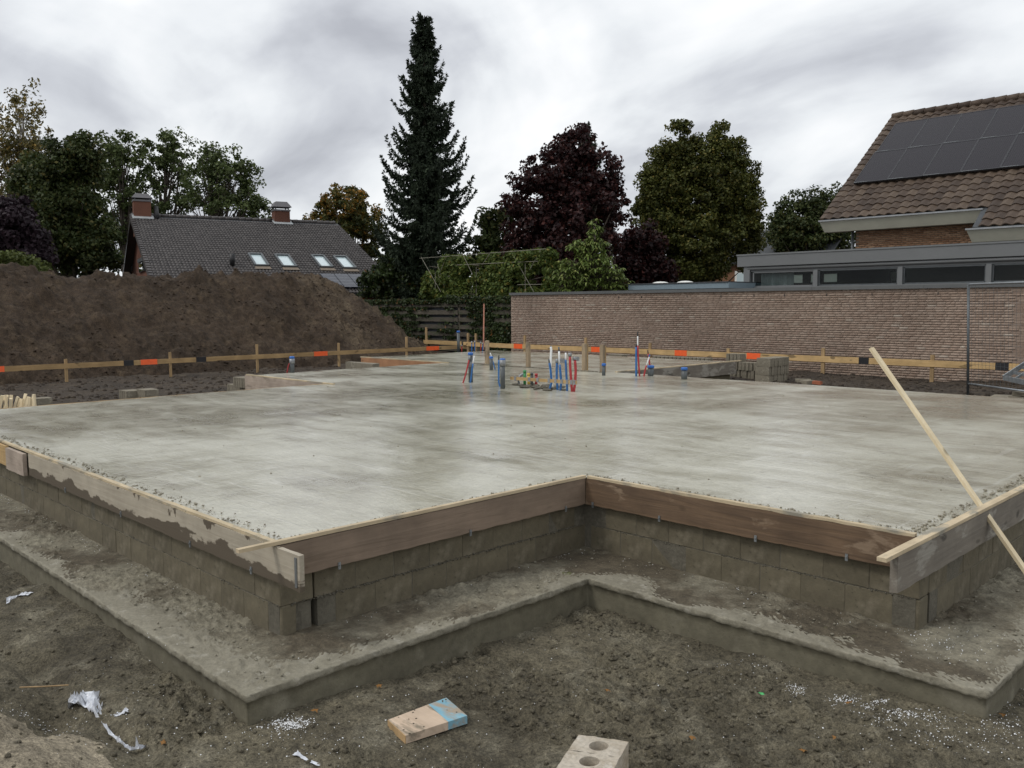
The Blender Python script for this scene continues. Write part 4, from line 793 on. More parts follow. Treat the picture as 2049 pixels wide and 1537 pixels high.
for r_, s0 in ((0, 2.02), (1, 4.07)):
    for c_ in range(9):
        x0 = -13.17+c_*1.135+(.05 if r_ else 0); t = MB().quadbox([RP(x0, s0, .10), RP(x0+1.115, s0, .10), RP(x0+1.115, s0+2.02, .10), RP(x0, s0+2.02, .10), RP(x0, s0, .14), RP(x0+1.115, s0, .14), RP(x0+1.115, s0+2.02, .14), RP(x0, s0+2.02, .14)])
        f_ = MB()
        for a, b in (((0, 0), (1.115, 0)), ((0, 2.02), (1.115, 2.02)), ((0, 0), (0, 2.02)), ((1.115, 0), (1.115, 2.02))): f_.beam(RP(x0+a[0], s0+a[1], .12), RP(x0+b[0], s0+b[1], .12), .028, .052, up=(0, -sn, cs))
        p_ = O('solar_panel', t, PV, HS); p_.data = p_.data; ORG[p_.name] = ORG[HS.name]
        fo2 = O('frame', f_, PVF, HS); fo2.parent = p_
    for c_ in range(9): O('panel_clamp', MB().beam(RP(-13.17+c_*1.135, s0+.01, .15), RP(-13.17+c_*1.135+.5, s0+.01, .15), .02, .012), GALV, HS)
def gutter(x0, x1, yo, zt):
    g_ = MB().quadbox([(x0+.12, yo+.16, zt-.38), (x1, yo+.16, zt-.38), (x1, yo+.50, zt-.38), (x0+.12, yo+.50, zt-.38), (x0, yo-.02, zt), (x1, yo-.02, zt), (x1, yo+.36, zt-.002), (x0, yo+.36, zt-.002)]); O('gutter', g_, CREAM, HS); O('gutter_edge', MB().box(x0-.01, x1, yo-.045, yo-.022, zt-.035, zt+.012), ZINC, HS)
gutter(XV-.10, -8.58, YG-.05, ZG-.03); gutter(-8.75, XE, YG-.90, ZG-.66)
O('facade', MB().box(-12.6, XE, 28.52, 28.8, -.8, ZG-.1), JOINTD, HS); O('side_wall', MB().box(-12.6, -12.3, 28.81, 38.4, -.8, ZG+.1), BRICKO, HS)
gb = MB(); gb.v = [(-12.6, 28.81, ZG), (-12.6, 38.3, ZG), (-12.6, YR, ZR-.2), (-12.35, 28.81, ZG), (-12.35, 38.3, ZG), (-12.35, YR, ZR-.2)]; gb.f = [(0, 2, 1), (3, 4, 5), (0, 1, 4, 3), (1, 2, 5, 4), (2, 0, 3, 5)]; O('gable', gb, BRICKO, HS)
fb = []
for r_ in range(16):
    z = 4.02-(r_+1)*.0625; x = -12.6+(.11 if r_ % 2 else 0)
    while x < -3: fb.append((x, z)); x += .2165
fb = np.array(fb); n = len(fb); V = np.zeros((n, 8, 3))
for k, (a, b, c) in enumerate(((0, 0, 0), (1, 0, 0), (1, 1, 0), (0, 1, 0), (0, 0, 1), (1, 0, 1), (1, 1, 1), (0, 1, 1))): V[:, k] = np.c_[fb[:, 0]+a*.205, 28.51+b*.1+rng.normal(0, .003, n)*(b == 0), fb[:, 1]+c*.05]
o = O('facade_bricks', (V.reshape(-1, 3), (BXF[None]+8*np.arange(n)[:, None, None]).reshape(-1, 4)), BRICKO, HS); o['kind'] = 'stuff'
O('downpipe', MB().tube([(-12.68, 28.46, ZG-.3), (-12.68, 28.46, -.8)], .045, 10), DKSTEEL, HS, True)
# flat roofed extension
EX = thing('flat_roof_extension', 'grey flat roofed house extension with a long strip of windows', 'extension', (-10, 27, -.8))
YE = 26.0; XL = -15.5
ex = MB(); ex.box(XL, XE, YE, YE+.30, 2.64, 3.03).box(XL, XL+.3, YE+.301, YE+2.3, 2.64, 3.03); O('fascia', ex, FASCIA, EX)
O('fascia_trim', MB().box(XL-.02, XE, YE-.022, YE-.002, 2.995, 3.045), GREYP, EX); O('roof', MB().box(XL+.31, XE, YE+.31, YE+2.29, 2.75, 2.95), SLATED, EX)
O('blind_box', MB().tube([(XL+.35, YE+.10, 2.57), (XE, YE+.10, 2.57)], .062, 12), GREYP, EX, True)
O('plinth', MB().box(XL+.28, XE, YE+.12, YE+.36, -.8, 1.93), JOINTD, EX); O('sill', MB().box(XL+.2, XE, YE+.02, YE+.14, 1.88, 1.95), GREYP, EX)
O('corner_post', MB().box(XL+.22, XL+.44, YE+.05, YE+.27, 1.95, 2.64), GREYP, EX)
O('head_rail', MB().box(XL+.44, XE, YE+.12, YE+.26, 2.46, 2.64), GREYP, EX)
ends = [XL+.44]+[float(aY(px, 545, YE+.15)[0]) for px in (1634, 1803, 1980)]+[-3.9, -1.0]
for i, (a, b) in enumerate(zip(ends[:-1], ends[1:])):
    O('mullion', MB().box(b-.07, b+.07, YE+.06, YE+.24, 1.95, 2.46), GREYP, EX)
    w_ = O('window', MB().box(a+.10, b-.08, YE+.13, YE+.20, 1.952, 1.995).box(a+.10, b-.08, YE+.13, YE+.20, 2.415, 2.458).box(a+.072, a+.115, YE+.13, YE+.20, 1.952, 2.458).box(b-.115, b-.072, YE+.13, YE+.20, 1.952, 2.458), DKSTEEL if i > 0 else GREYP, EX)
    pn = O('pane', MB().box(a+.12, b-.12, YE+.160, YE+.166, 1.997, 2.412), GLASS, EX); pn.parent = w_
cu = MB(); xa = ends[0]+.22
nfold = 60; k0 = len(cu.v)
for i in range(nfold+1):
    x = xa+i/nfold*1.15; y = YE+.42+.03*math.sin(i*1.9)+.012*math.sin(i*4.1); cu.v += [(x, y, 1.9), (x, y, 2.6), (x, y+.008, 1.9), (x, y+.008, 2.6)]
for i in range(nfold): a = k0+4*i; cu.f += [(a, a+4, a+5, a+1), (a+2, a+3, a+7, a+6)]
O('curtain', cu, CURT, EX)
O('floor', MB().box(XL+.5, XE, YE+.4, YE+2.19, 1.0, 1.05), INNER, EX)
holes = []; O('end_wall', MB().box(XL+.28, XL+.40, YE+.37, YE+2.2, -.8, 2.6), JOINTD, EX)
for a, b, z0, z1 in ((1529, 1540, 2.12, 2.36), (1560, 1606, 2.14, 2.36), (1622, 1634, 2.14, 2.42), (1648, 1675, 2.16, 2.40), (1782, 1797, 2.12, 2.40)):
    xa_, xb_ = float(aY(a, 550, YE+2.2)[0]), float(aY(b, 550, YE+2.2)[0]); holes.append((xa_, xb_)); O('daylight_film', MB().box(xa_-.01, xb_+.01, YE+2.222, YE+2.228, 2.12, 2.40), INNERL, EX)  # added pale translucent film, stands in for daylight through the rear window openings
rw = MB().box(XL+.42, XE, YE+2.20, YE+2.25, -.8, 2.12).box(XL+.42, XE, YE+2.20, YE+2.25, 2.40, 2.74); xq = XL+.42
for xa_, xb_ in holes+[(XE, XE)]:
    if xa_ > xq+.02: rw.box(xq, xa_, YE+2.20, YE+2.25, 2.12, 2.40)
    xq = xb_
O('rear_wall', rw, INNER, EX)
# low blue grey garage left of it
GR = thing('flat_roof_garage', 'low blue grey flat roofed garage just behind the brick wall', 'garage', (-17, 25.5, -.8))
O('wall', MB().box(-18.75, -14.9, 24.62, 27.5, -.8, 1.90), JOINTD, GR); O('fascia', MB().box(-18.9, -14.9, 24.5, 27.6, 1.91, 2.09), BLUEGREY, GR); O('roof_trim', MB().box(-18.93, -14.9, 24.47, 27.63, 2.092, 2.125), SLATED, GR)
for x in (-18.6, -17.55):
    d_ = MB(); 
    for i in range(5): a = i/4*math.pi/2; d_.tube([(x, 26.0, 2.125+.10*math.sin(a)*.99), (x, 26.0, 2.125+.10*math.sin(min(a+math.pi/8, math.pi/2))+.001)], [.32*math.cos(a)+.01, .32*math.cos(min(a+math.pi/8, math.pi/2))+.01], 16, i in (0, 4))
    O('roof_dome', d_, WHITEP, GR, True)
FH = thing('far_house', 'small far cream house with dark roof glimpsed under the hornbeam', 'house', aD(1470, 600, 55))
p = aD(1462, 600, 55); O('wall', MB().box(p[0]-2.5, p[0]+6, p[1], p[1]+5, -.8, 4.2), BRICKO, FH)
O('roof', MB().quadbox([(p[0]-2.8, p[1]-.4, 3.9), (p[0]+6.5, p[1]-.4, 3.9), (p[0]+6.5, p[1]+2.5, 6.0), (p[0]-2.8, p[1]+2.5, 6.0), (p[0]-2.8, p[1]-.4, 4.05), (p[0]+6.5, p[1]-.4, 4.05), (p[0]+6.5, p[1]+2.5, 6.15), (p[0]-2.8, p[1]+2.5, 6.15)]), SLATED, FH)
wq = O('window', MB().box(p[0]+.3, p[0]+1.7, p[1]-.06, p[1]-.005, 2.3, 3.5), WHITEP, FH); pq = O('pane', MB().box(p[0]+.45, p[0]+1.55, p[1]-.075, p[1]-.062, 2.45, 3.35), SKYGL, FH); pq.parent = wq

# ================================================================== LEFT HOUSE behind the heap
DL = 50.0
Lr = aD(262, 431, DL); zr = Lr[2]
def on_z(px, py, z): return aZ(px, py, z)
Rr = aZ(676, 448, zr); u = Rr-Lr; LEN = np.linalg.norm(u); u /= LEN; nrm_ = np.array([u[1], -u[0], 0.])
d_ = ray(300, 548); tq = ((Lr-CAM)@u)/(d_@u); V0 = d_*tq+CAM            # verge point seen just above the heap
run = (V0-Lr)@nrm_; drop = zr-V0[2]; ANG = math.atan2(drop, run); ca, sa = math.cos(ANG), math.sin(ANG)
EAVE = drop/sa+2.6
LH = thing('tiled_cottage', 'brick cottage with steep dark tiled roof, two chimneys and four roof windows', 'house', Lr+u*LEN/2-[0, 0, zr+.8])
def LP(a, s, h=0.): return Lr+u*a+(nrm_*ca-np.array([0, 0, 1.])*sa)*s+(nrm_*sa+np.array([0, 0, 1.])*ca)*h
def LQ(a, s, h=0.): return Lr+u*a+(-nrm_*ca-np.array([0, 0, 1.])*sa)*s+(-nrm_*sa+np.array([0, 0, 1.])*ca)*h
O('roof_deck', MB().quadbox([LP(0, EAVE, -.15), LP(LEN, EAVE, -.15), LP(LEN, 0, -.15), LP(0, 0, -.15), LP(0, EAVE, -.01), LP(LEN, EAVE, -.01), LP(LEN, 0, -.01), LP(0, 0, -.01)]), SLATED, LH)
O('rear_roof', MB().quadbox([LQ(0, EAVE, -.15), LQ(0, .02, -.15), LQ(LEN, .02, -.15), LQ(LEN, EAVE, -.15), LQ(0, EAVE, .02), LQ(0, .02, .02), LQ(LEN, .02, .02), LQ(LEN, EAVE, .02)]), TILED, LH)
tw, tlh = LEN/71, .375; TV2, TF2 = tile_geo(tw, tlh, .026, 5); e2 = (nrm_*sa+np.array([0, 0, 1.])*ca); e1 = -(nrm_*ca-np.array([0, 0, 1.])*sa)
lc = [(a*tw, EAVE-(r_)*tlh) for r_ in range(int(EAVE/tlh)) for a in range(71)]
tiles_join('roof_tiling', lc, TV2, TF2, lambda a, s, T0: LP(a, s)[None]+T0[:, 0:1]*u[None]+T0[:, 1:2]*e1[None]+T0[:, 2:3]*e2[None], TILED, LH)
for k in range(int(LEN/.4)): O('ridge_tile', MB().tube([LP(k*.4, 0, .02), LP(k*.4+.41, 0, .05)], .12, 8), TILED, LH, True)
for k in range(int(EAVE/tlh)): O('verge_tile', MB().quadbox([LP(-.08, (k+1)*tlh, -.16), LP(.06, (k+1)*tlh, -.16), LP(.06, k*tlh, -.16), LP(-.08, k*tlh, -.16), LP(-.08, (k+1)*tlh, .09), LP(.12, (k+1)*tlh, .09), LP(.12, k*tlh, .05), LP(-.08, k*tlh, .05)]), TILED, LH)
gi = .45; gm = MB(); A_, B_, C_2 = Lr+u*gi, LP(gi, EAVE-.4, -.16), LQ(gi, EAVE-.4, -.16); gm.v = [tuple(A_-[0, 0, .25]), tuple(B_), tuple(C_2), tuple(A_-[0, 0, .25]+u*.25), tuple(B_+u*.25), tuple(C_2+u*.25)]; gm.f = [(0, 2, 1), (3, 4, 5), (0, 1, 4, 3), (1, 2, 5, 4), (2, 0, 3, 5)]; O('gable', gm, BRICKR, LH)
gd = Lr+u*(LEN-.3); gm2 = MB(); A_, B_, C_2 = gd, LP(LEN-.3, EAVE-.4, -.16), LQ(LEN-.3, EAVE-.4, -.16); gm2.v = [tuple(A_-[0, 0, .25]-u*.2), tuple(B_-u*.2), tuple(C_2-u*.2), tuple(A_-[0, 0, .25]), tuple(B_), tuple(C_2)]; gm2.f = [(0, 2, 1), (3, 4, 5), (0, 1, 4, 3), (1, 2, 5, 4), (2, 0, 3, 5)]; O('gable', gm2, BRICKR, LH)
wl0 = LP(.45, EAVE-.4, -.3); wl1 = LP(LEN-.3, EAVE-.4, -.3); O('wall', MB().quadbox([(*wl0[:2], -.8), (*wl1[:2], -.8), (*(wl1-nrm_*.3)[:2], -.8), (*(wl0-nrm_*.3)[:2], -.8), tuple(wl0), tuple(wl1), tuple(wl1-nrm_*.3), tuple(wl0-nrm_*.3)]), BRICKR, LH)
for sgn in (1, -1): f_ = LP if sgn > 0 else LQ; O('barge_board', MB().beam(f_(-.04, 0, -.20), f_(-.04, EAVE, -.20), .03, .24, up=tuple(e2)), BLACKP, LH)
def gpt(px, py): dd = ray(px, py); tt = ((Lr+u*gi-CAM)@u)/(dd@u); return dd*tt+CAM
for (xa_, xb_, ya_, yb_) in ((258, 265, 524, 546), (281, 292, 522, 546)):
    a, b = gpt(xa_, yb_), gpt(xb_, ya_); w_ = O('window', MB().beam(np.array([a[0], a[1], (a[2]+b[2])/2])-u*.04, np.array([b[0], b[1], (a[2]+b[2])/2])-u*.04, .1, abs(b[2]-a[2])), WHITEP if False else BLACKP, LH)
    pq = O('pane', MB().beam(np.array([a[0], a[1], (a[2]+b[2])/2])*.85+np.array([b[0], b[1], (a[2]+b[2])/2])*.15-u*.10, np.array([a[0], a[1], (a[2]+b[2])/2])*.15+np.array([b[0], b[1], (a[2]+b[2])/2])*.85-u*.10, .02, abs(b[2]-a[2])*.85), GLASS, LH); pq.parent = w_
    O('lintel', MB().beam(np.array([a[0], a[1], b[2]+.15])-u*.06-nrm_*.25, np.array([b[0], b[1], b[2]+.15])-u*.06+nrm_*.25, .12, .22), DKSTEEL, LH)
def roof_pt(px, py):
    dd = ray(px, py); nn = e2; tt = ((Lr-CAM)@nn)/(dd@nn); q = dd*tt+CAM; return (q-Lr)@u, (q-Lr)@(-e1)
for px0, px1, py in ((497, 528, 511), (550, 582, 513), (623, 652, 514), (667, 697, 516)):
    a0, s0 = roof_pt(px0, py+1); a1, s1 = roof_pt(px0+12, py+24); w = (roof_pt(px1-6, py)[0]-a0)*.97; hS = s1-s0; f_ = MB()
    for A, B, wd in (((0, 0), (w, 0), .16), ((0, hS), (w, hS), .10), ((0, 0), (0, hS), .10), ((w, 0), (w, hS), .10)): f_.beam(LP(a0+A[0], s0+A[1], .10), LP(a0+B[0], s0+B[1], .10), wd, .14, up=tuple(e2))
    w_ = O('roof_window', f_, DKSTEEL, LH); pq = O('pane', MB().quadbox([LP(a0, s0+hS, .06), LP(a0+w, s0+hS, .06), LP(a0+w, s0, .06), LP(a0, s0, .06), LP(a0, s0+hS, .09), LP(a0+w, s0+hS, .09), LP(a0+w, s0, .09), LP(a0, s0, .09)]), SKYGL, LH); pq.parent = w_
    O('flashing', MB().quadbox([LP(a0-.08, s0+hS+.45, .065), LP(a0+w+.08, s0+hS+.45, .065), LP(a0+w+.05, s0+hS+.06, .065), LP(a0-.05, s0+hS+.06, .065), LP(a0-.08, s0+hS+.45, .085), LP(a0+w+.08, s0+hS+.45, .085), LP(a0+w+.05, s0+hS+.06, .085), LP(a0-.05, s0+hS+.06, .085)]), plain('brown_flashing', (.17, .135, .10), .8), LH)
PV2 = m_pv('cottage_solar_cells', (0, 2), (.03, .035, .05), (.16, .17, .19), .16)
a0, s0 = roof_pt(640, 553); a1, s1 = roof_pt(752, 580); a2, s2 = roof_pt(722, 554)
for k in range(3): w = (a2-a0)/3; O('solar_panel', MB().quadbox([LP(a0+k*w, s1, .10), LP(a0+k*w+w-.04, s1, .10), LP(a0+k*w+w-.04, s2, .10), LP(a0+k*w, s2, .10), LP(a0+k*w, s1, .16), LP(a0+k*w+w-.04, s1, .16), LP(a0+k*w+w-.04, s2, .16), LP(a0+k*w, s2, .16)]), PV2, LH)
def chimney(px0, px1, ytop, ybase, ycap):
    a0, a1 = (lambda f0: ((f0(px0)-Lr)@u, (f0(px1)-Lr)@u))(lambda px: (lambda dd: dd*(((Lr-CAM)@nrm_)/(dd@nrm_))+CAM)(ray(px, 440))); D = np.dot(Lr+u*(a0+a1)/2-CAM, FW); zt = CAM[2]+(CY-ytop)/FOC*D+(aD(px0, CY, D)[2]-CAM[2]); zt = aD(px0, ytop, D)[2]; zc = aD(px0, ycap, D)[2]; w = (a1-a0)*.84; m_ = (a0+a1)/2
    def bx(z0, z1, hw, hd): P = lambda a, b, z: np.array([*(Lr+u*(m_+a)+nrm_*b)[:2], z]); return [P(-hw, -hd, z0), P(-hw, hd, z0), P(hw, hd, z0), P(hw, -hd, z0), P(-hw, -hd, z1), P(-hw, hd, z1), P(hw, hd, z1), P(hw, -hd, z1)][::1]
    c = O('chimney', MB().quadbox(bx(zr-1.2, zt, w/2, .42)), BRICKR, LH); hh = zc-zt
    k = O('cap', MB().quadbox([*bx(zt+hh*.42, zc, w*.62, .52)[:4], *bx(zt, zc, w*.36, .30)[4:]]).quadbox(bx(zt+.002, zt+.10, w*.54, .47)), CAPZ, LH); k.parent = c
    for sx in (-1, 1):
        for sy in (-1, 1): p = Lr+u*(m_+sx*w*.42)+nrm_*sy*.36; k = O('cap_leg', MB().beam((*p[:2], zt+.1), (*p[:2], zt+hh*.45), .06, .06, up=(1, 0, 0)), DKSTEEL, LH); k.parent = c
    k = O('flashing', MB().quadbox([LP(m_-w*.62, .80, .05), LP(m_+w*.62, .80, .05), LP(m_+w*.62, .12, .05), LP(m_-w*.62, .12, .05), LP(m_-w*.62, .80, .09), LP(m_+w*.62, .80, .09), LP(m_+w*.62, .12, .09), LP(m_-w*.62, .12, .09)]), LEAD, LH); k.parent = c
chimney(264, 305, 405, 440, 389); chimney(544, 580, 424, 455, 405)
a0, s0 = roof_pt(465, 533); O('roof_vent', MB().tube([LP(a0, s0, 0), LP(a0, s0, .3)+[0, 0, .35]], [.12, .15], 10), BLACKP, LH, True); a0, s0 = roof_pt(313, 436); O('roof_vent', MB().tube([LP(a0, s0+.3, 0), LP(a0, s0, .1)+[0, 0, .55]], [.14, .12], 10), BLACKP, LH, True)

# ================================================================== TREES
def clump_leaves(C, S, cnt, size, up=.35, aspect=1.35, droop=0.):
    n = len(C); I = np.repeat(np.arange(n), cnt); G = rng.normal(0, 1, (len(I), 3)); G /= np.linalg.norm(G, axis=1)[:, None]; G *= (rng.random(len(I))**.45)[:, None]
    P = C[I]+G*S[I][:, None]*np.array([1, 1, .8]); 
    if droop: P[:, 2] -= droop*rng.random(len(I))**2*S[I]
    return leafmesh(P, G*.8+[0, 0, up], size, aspect, .7)
def lobes3(lobes, D):
    out = []
    for cx_, cy_, rx_, ry_, *dd in lobes: out.append((aD(cx_, cy_, D+(dd[0] if dd else 0)), rx_/FOC*D, ry_/FOC*D))
    return out
def tree(name, label, cat, lobes, D, foot, leaf, n_clump, per, size, bark=BARK, cs_=.5, trunk_r=.18, shell=.55, limbs=26, up=.35, aspect=1.35, droop=0., group='trees beyond the site', forks=1, crown='crown', leaf2=None, split2=None, outl=.12):
    Ls = lobes3(lobes, D); base = aD(foot[0], foot[1], D); base = np.array([base[0], base[1], -.75])
    t = thing(name, label, cat, base, group); vol = np.array([rx_*rx_*ry_ for _, rx_, ry_ in Ls])**.75; pick = rng.choice(len(Ls), n_clump, p=vol/vol.sum())
    G = rng.normal(0, 1, (n_clump, 3)); G /= np.linalg.norm(G, axis=1)[:, None]; G *= np.where(rng.random(n_clump) < outl, rng.uniform(1.05, 1.25, n_clump), shell+(1-shell)*rng.random(n_clump))[:, None]; 
    C = np.array([Ls[i][0] for i in pick])+G*np.array([[Ls[i][1], Ls[i][1], Ls[i][2]] for i in pick])
    S = cs_*rng.uniform(.6, 1.4, n_clump)
    if leaf2 is not None:
        hi = split2(C, n_clump); O('crown', clump_leaves(C[~hi], S[~hi], per, size, up, aspect, droop), leaf, t); O('crown', clump_leaves(C[hi], S[hi], per, size, up, aspect, droop), leaf2, t)
    else: O(crown, clump_leaves(C, S, per, size, up, aspect, droop), leaf, t)
    top = max(Ls, key=lambda q: q[0][2])[0]; mb = MB()
    for f in range(forks):
        tt = Ls[f % len(Ls)][0] if forks > 1 else top; q = [base, base*.65+np.array([base[0]*.5+tt[0]*.5, base[1]*.5+tt[1]*.5, tt[2]])*.35, base*.25+tt*.75, tt]
        mb.tube(q, [trunk_r, trunk_r*.8, trunk_r*.45, trunk_r*.12], 8)
    O('trunk', mb, bark, t, True)
    lb_ = MB(); idx = rng.choice(n_clump, min(limbs, n_clump), False)
    for i in idx:
        c = C[i]; f = rng.uniform(.45, .85); zz = base[2]+(c[2]-base[2])*f; w = (zz-base[2])/max(.5, top[2]-base[2]); a = np.array([base[0]+(top[0]-base[0])*w, base[1]+(top[1]-base[1])*w, zz]); m_ = a*.45+c*.55+[0, 0, -.05*np.linalg.norm(c-a)]
        lb_.tube([a, m_, c], [trunk_r*.32, trunk_r*.2, .012], 5, False)
    if limbs: O('limb', lb_, bark, t, True)['kind'] = 'stuff'
    return t
tree('birch_tree', 'tall drooping birch with thin yellowish brown foliage at the far left', 'tree', [(48, 205, 38, 42), (40, 260, 52, 50), (62, 330, 40, 75), (15, 330, 45, 80), (85, 310, 30, 55), (35, 420, 60, 60)], 58, (35, 560), LF_BIRCH, 300, 38, .14, BARKB, .42, .16, .4, 60, .1, 1.7, 1.6)
tree('plum_tree', 'dark purple plum tree low at the left edge', 'tree', [(10, 470, 60, 70), (50, 500, 45, 50)], 47, (20, 560), LF_PLUM, 170, 110, .2, cs_=.5)
tree('dense_tree', 'broad dark green tree rising behind the heap left of the cottage', 'tree', [(135, 420, 75, 90), (150, 345, 55, 60), (100, 480, 80, 70), (185, 500, 45, 55), (80, 380, 50, 60), (160, 310, 40, 35)], 54, (140, 570), LF_DARK, 600, 120, .175, cs_=.62, trunk_r=.3, shell=.45)
tree('light_shrub', 'light green shrub peeping over the heap at the far left', 'shrub', [(30, 528, 48, 20), (60, 538, 30, 14)], 40, (35, 560), LF_SHRUB, 70, 90, .14, cs_=.32, trunk_r=.06, limbs=8)
tree('ash_tree', 'left of the three tall airy ash trees behind the cottage', 'tree', [(245, 300, 46, 45), (240, 345, 50, 50), (272, 390, 42, 45), (235, 430, 35, 60), (225, 500, 30, 50)], 64, (250, 560), LF_ASH, 150, 64, .185, cs_=.52, trunk_r=.22, shell=.45, limbs=60, forks=3)
tree('ash_tree', 'middle of the three tall airy ash trees, above the left chimney', 'tree', [(330, 292, 38, 42), (360, 320, 32, 50), (318, 350, 30, 45), (365, 385, 28, 40), (310, 430, 45, 35)], 66, (325, 560), LF_ASH, 112, 64, .185, cs_=.50, trunk_r=.22, shell=.45, limbs=60, forks=3)
tree('ash_tree', 'right of the three tall airy ash trees, between both chimneys', 'tree', [(420, 330, 48, 42), (460, 350, 48, 45), (500, 375, 34, 50), (410, 390, 45, 45), (470, 415, 55, 30), (520, 420, 22, 35)], 64, (430, 560), LF_ASH, 155, 64, .185, cs_=.52, trunk_r=.24, shell=.45, limbs=70, forks=3)
tree('maple_tree', 'autumn maple with orange and yellow top right of the cottage', 'tree', [(680, 425, 50, 45), (700, 400, 35, 30), (660, 450, 42, 30), (735, 460, 38, 50), (700, 480, 50, 50), (740, 520, 35, 40)], 62, (715, 580), LF_YELG, 250, 66, .18, cs_=.42, trunk_r=.22, limbs=40, leaf2=LF_YEL, split2=lambda C, n_: (C[:, 2]+rng.normal(0, 1.2, n_) > np.percentile(C[:, 2], 62)) | (rng.random(n_) < .12))
tree('lime_sapling', 'thin dark tree between the spruce and the purple maple', 'tree', [(985, 445, 32, 30), (975, 485, 35, 32), (1015, 430, 22, 22), (1000, 510, 45, 25), (955, 525, 30, 25)], 44, (990, 580), LF_DARK, 150, 36, .17, cs_=.42, trunk_r=.12, limbs=30, shell=.3)
tree('purple_maple', 'dark purple leaved maple in the middle of the background', 'tree', [(1150, 300, 45, 42), (1110, 345, 65, 50), (1200, 350, 50, 50), (1070, 395, 60, 55), (1150, 410, 85, 70), (1215, 420, 42, 65), (1130, 480, 110, 60), (1060, 470, 45, 45), (1130, 540, 100, 50), (1165, 270, 22, 26)], 36, (1150, 600), LF_PURP, 680, 62, .135, cs_=.33, trunk_r=.22, limbs=50, shell=.5)
tree('purple_beech', 'smaller dark purple tree between the maple and the hornbeam', 'tree', [(1280, 500, 40, 45), (1300, 540, 45, 40), (1265, 545, 40, 45)], 39, (1285, 600), LF_PURP, 200, 90, .15, cs_=.4, trunk_r=.12)
tree('hornbeam_tree', 'large dense hornbeam with two pointed tops near the right house', 'tree', [(1360, 268, 22, 34), (1440, 276, 24, 34), (1350, 318, 42, 45), (1450, 322, 42, 45), (1330, 400, 55, 55), (1400, 400, 70, 80), (1470, 395, 50, 60), (1320, 460, 45, 55), (1400, 490, 85, 70), (1485, 460, 42, 60), (1380, 545, 70, 30), (1322, 345, 36, 55), (1478, 350, 32, 55), (1400, 350, 50, 42), (1402, 308, 38, 38), (1298, 425, 32, 50), (1502, 430, 28, 50)], 42, (1400, 600), LF_HORN, 1350, 95, .115, cs_=.38, trunk_r=.28, limbs=40, shell=.5, up=.6, outl=.05)
tree('round_tree', 'round dark green tree between the hornbeam and the tiled house', 'tree', [(1600, 440, 55, 45), (1650, 430, 45, 45), (1570, 470, 40, 40), (1630, 480, 65, 40), (1670, 400, 28, 24), (1690, 470, 24, 45)], 52, (1610, 600), LF_DARK, 340, 66, .15, cs_=.5, trunk_r=.2, limbs=60, shell=.5)
tree('evergreen_shrub', 'dark evergreen shrub behind the fence beside the cottage roof', 'shrub', [(770, 560, 40, 35), (800, 545, 40, 45), (745, 580, 25, 25), (835, 560, 40, 45)], 42, (785, 610), LF_IVY, 190, 110, .13, cs_=.34, trunk_r=.06, limbs=10)
# sweet chestnut with long hanging leaves in front
def chestnut():
    D = 31.; Ls = lobes3([(1190, 545, 55, 40), (1150, 545, 42, 35), (1225, 560, 38, 30), (1192, 500, 30, 30), (1190, 462, 14, 22), (1160, 490, 22, 16), (1165, 575, 60, 18)], D); base = aD(1190, 600, D); base = np.array([base[0], base[1], -.75]); t = thing('chestnut_tree', 'young sweet chestnut with long light green leaves and pale burs above the wall', 'tree', base, 'trees beyond the site')
    V = []; F = []; k = 0; br = MB(); bu = []
    for c, rx_, rz_ in Ls:
        for _ in range(int(46*rx_*rz_/.25)+14):
            g_ = rng.normal(0, 1, 3); g_ /= np.linalg.norm(g_); p = c+g_*np.array([rx_, rx_, rz_])*rng.uniform(.35, 1.02); br.tube([np.array([base[0], base[1], p[2]-.3]), p], [.016, .006], 4, False)
            if rng.random() < .2: bu.append(p+[0, 0, .02])
            for _ in range(9):
                a = rng.uniform(0, 6.28); d0 = np.array([math.cos(a), math.sin(a), rng.uniform(-.3, .5)]); L_ = rng.uniform(.15, .24); w = L_*.15; side = np.cross(d0, [0, 0, 1.]); side /= np.linalg.norm(side)
                pts_ = [p, p+d0*L_*.45, p+d0*L_*.8+[0, 0, -L_*.22], p+d0*L_*.98+[0, 0, -L_*.5]]; ws = [w*.3, w, w*.8, w*.1]
                for q, ww in zip(pts_, ws): V += [q-side*ww, q+side*ww]
                F += [(k+2*i, k+2*i+1, k+2*i+3, k+2*i+2) for i in range(3)]; k += 8
    O('crown', (np.array(V), np.array(F)), LF_CHES, t); br.tube([base, Ls[4][0]], [.07, .02], 8); O('trunk', br, BARK, t)
    bm_ = MB()
    for p in bu: bm_.lump(p, .045, 1.)
    O('chestnut_bur', bm_, plain('bur', (.26, .28, .08), .8), t)['kind'] = 'stuff'
chestnut()
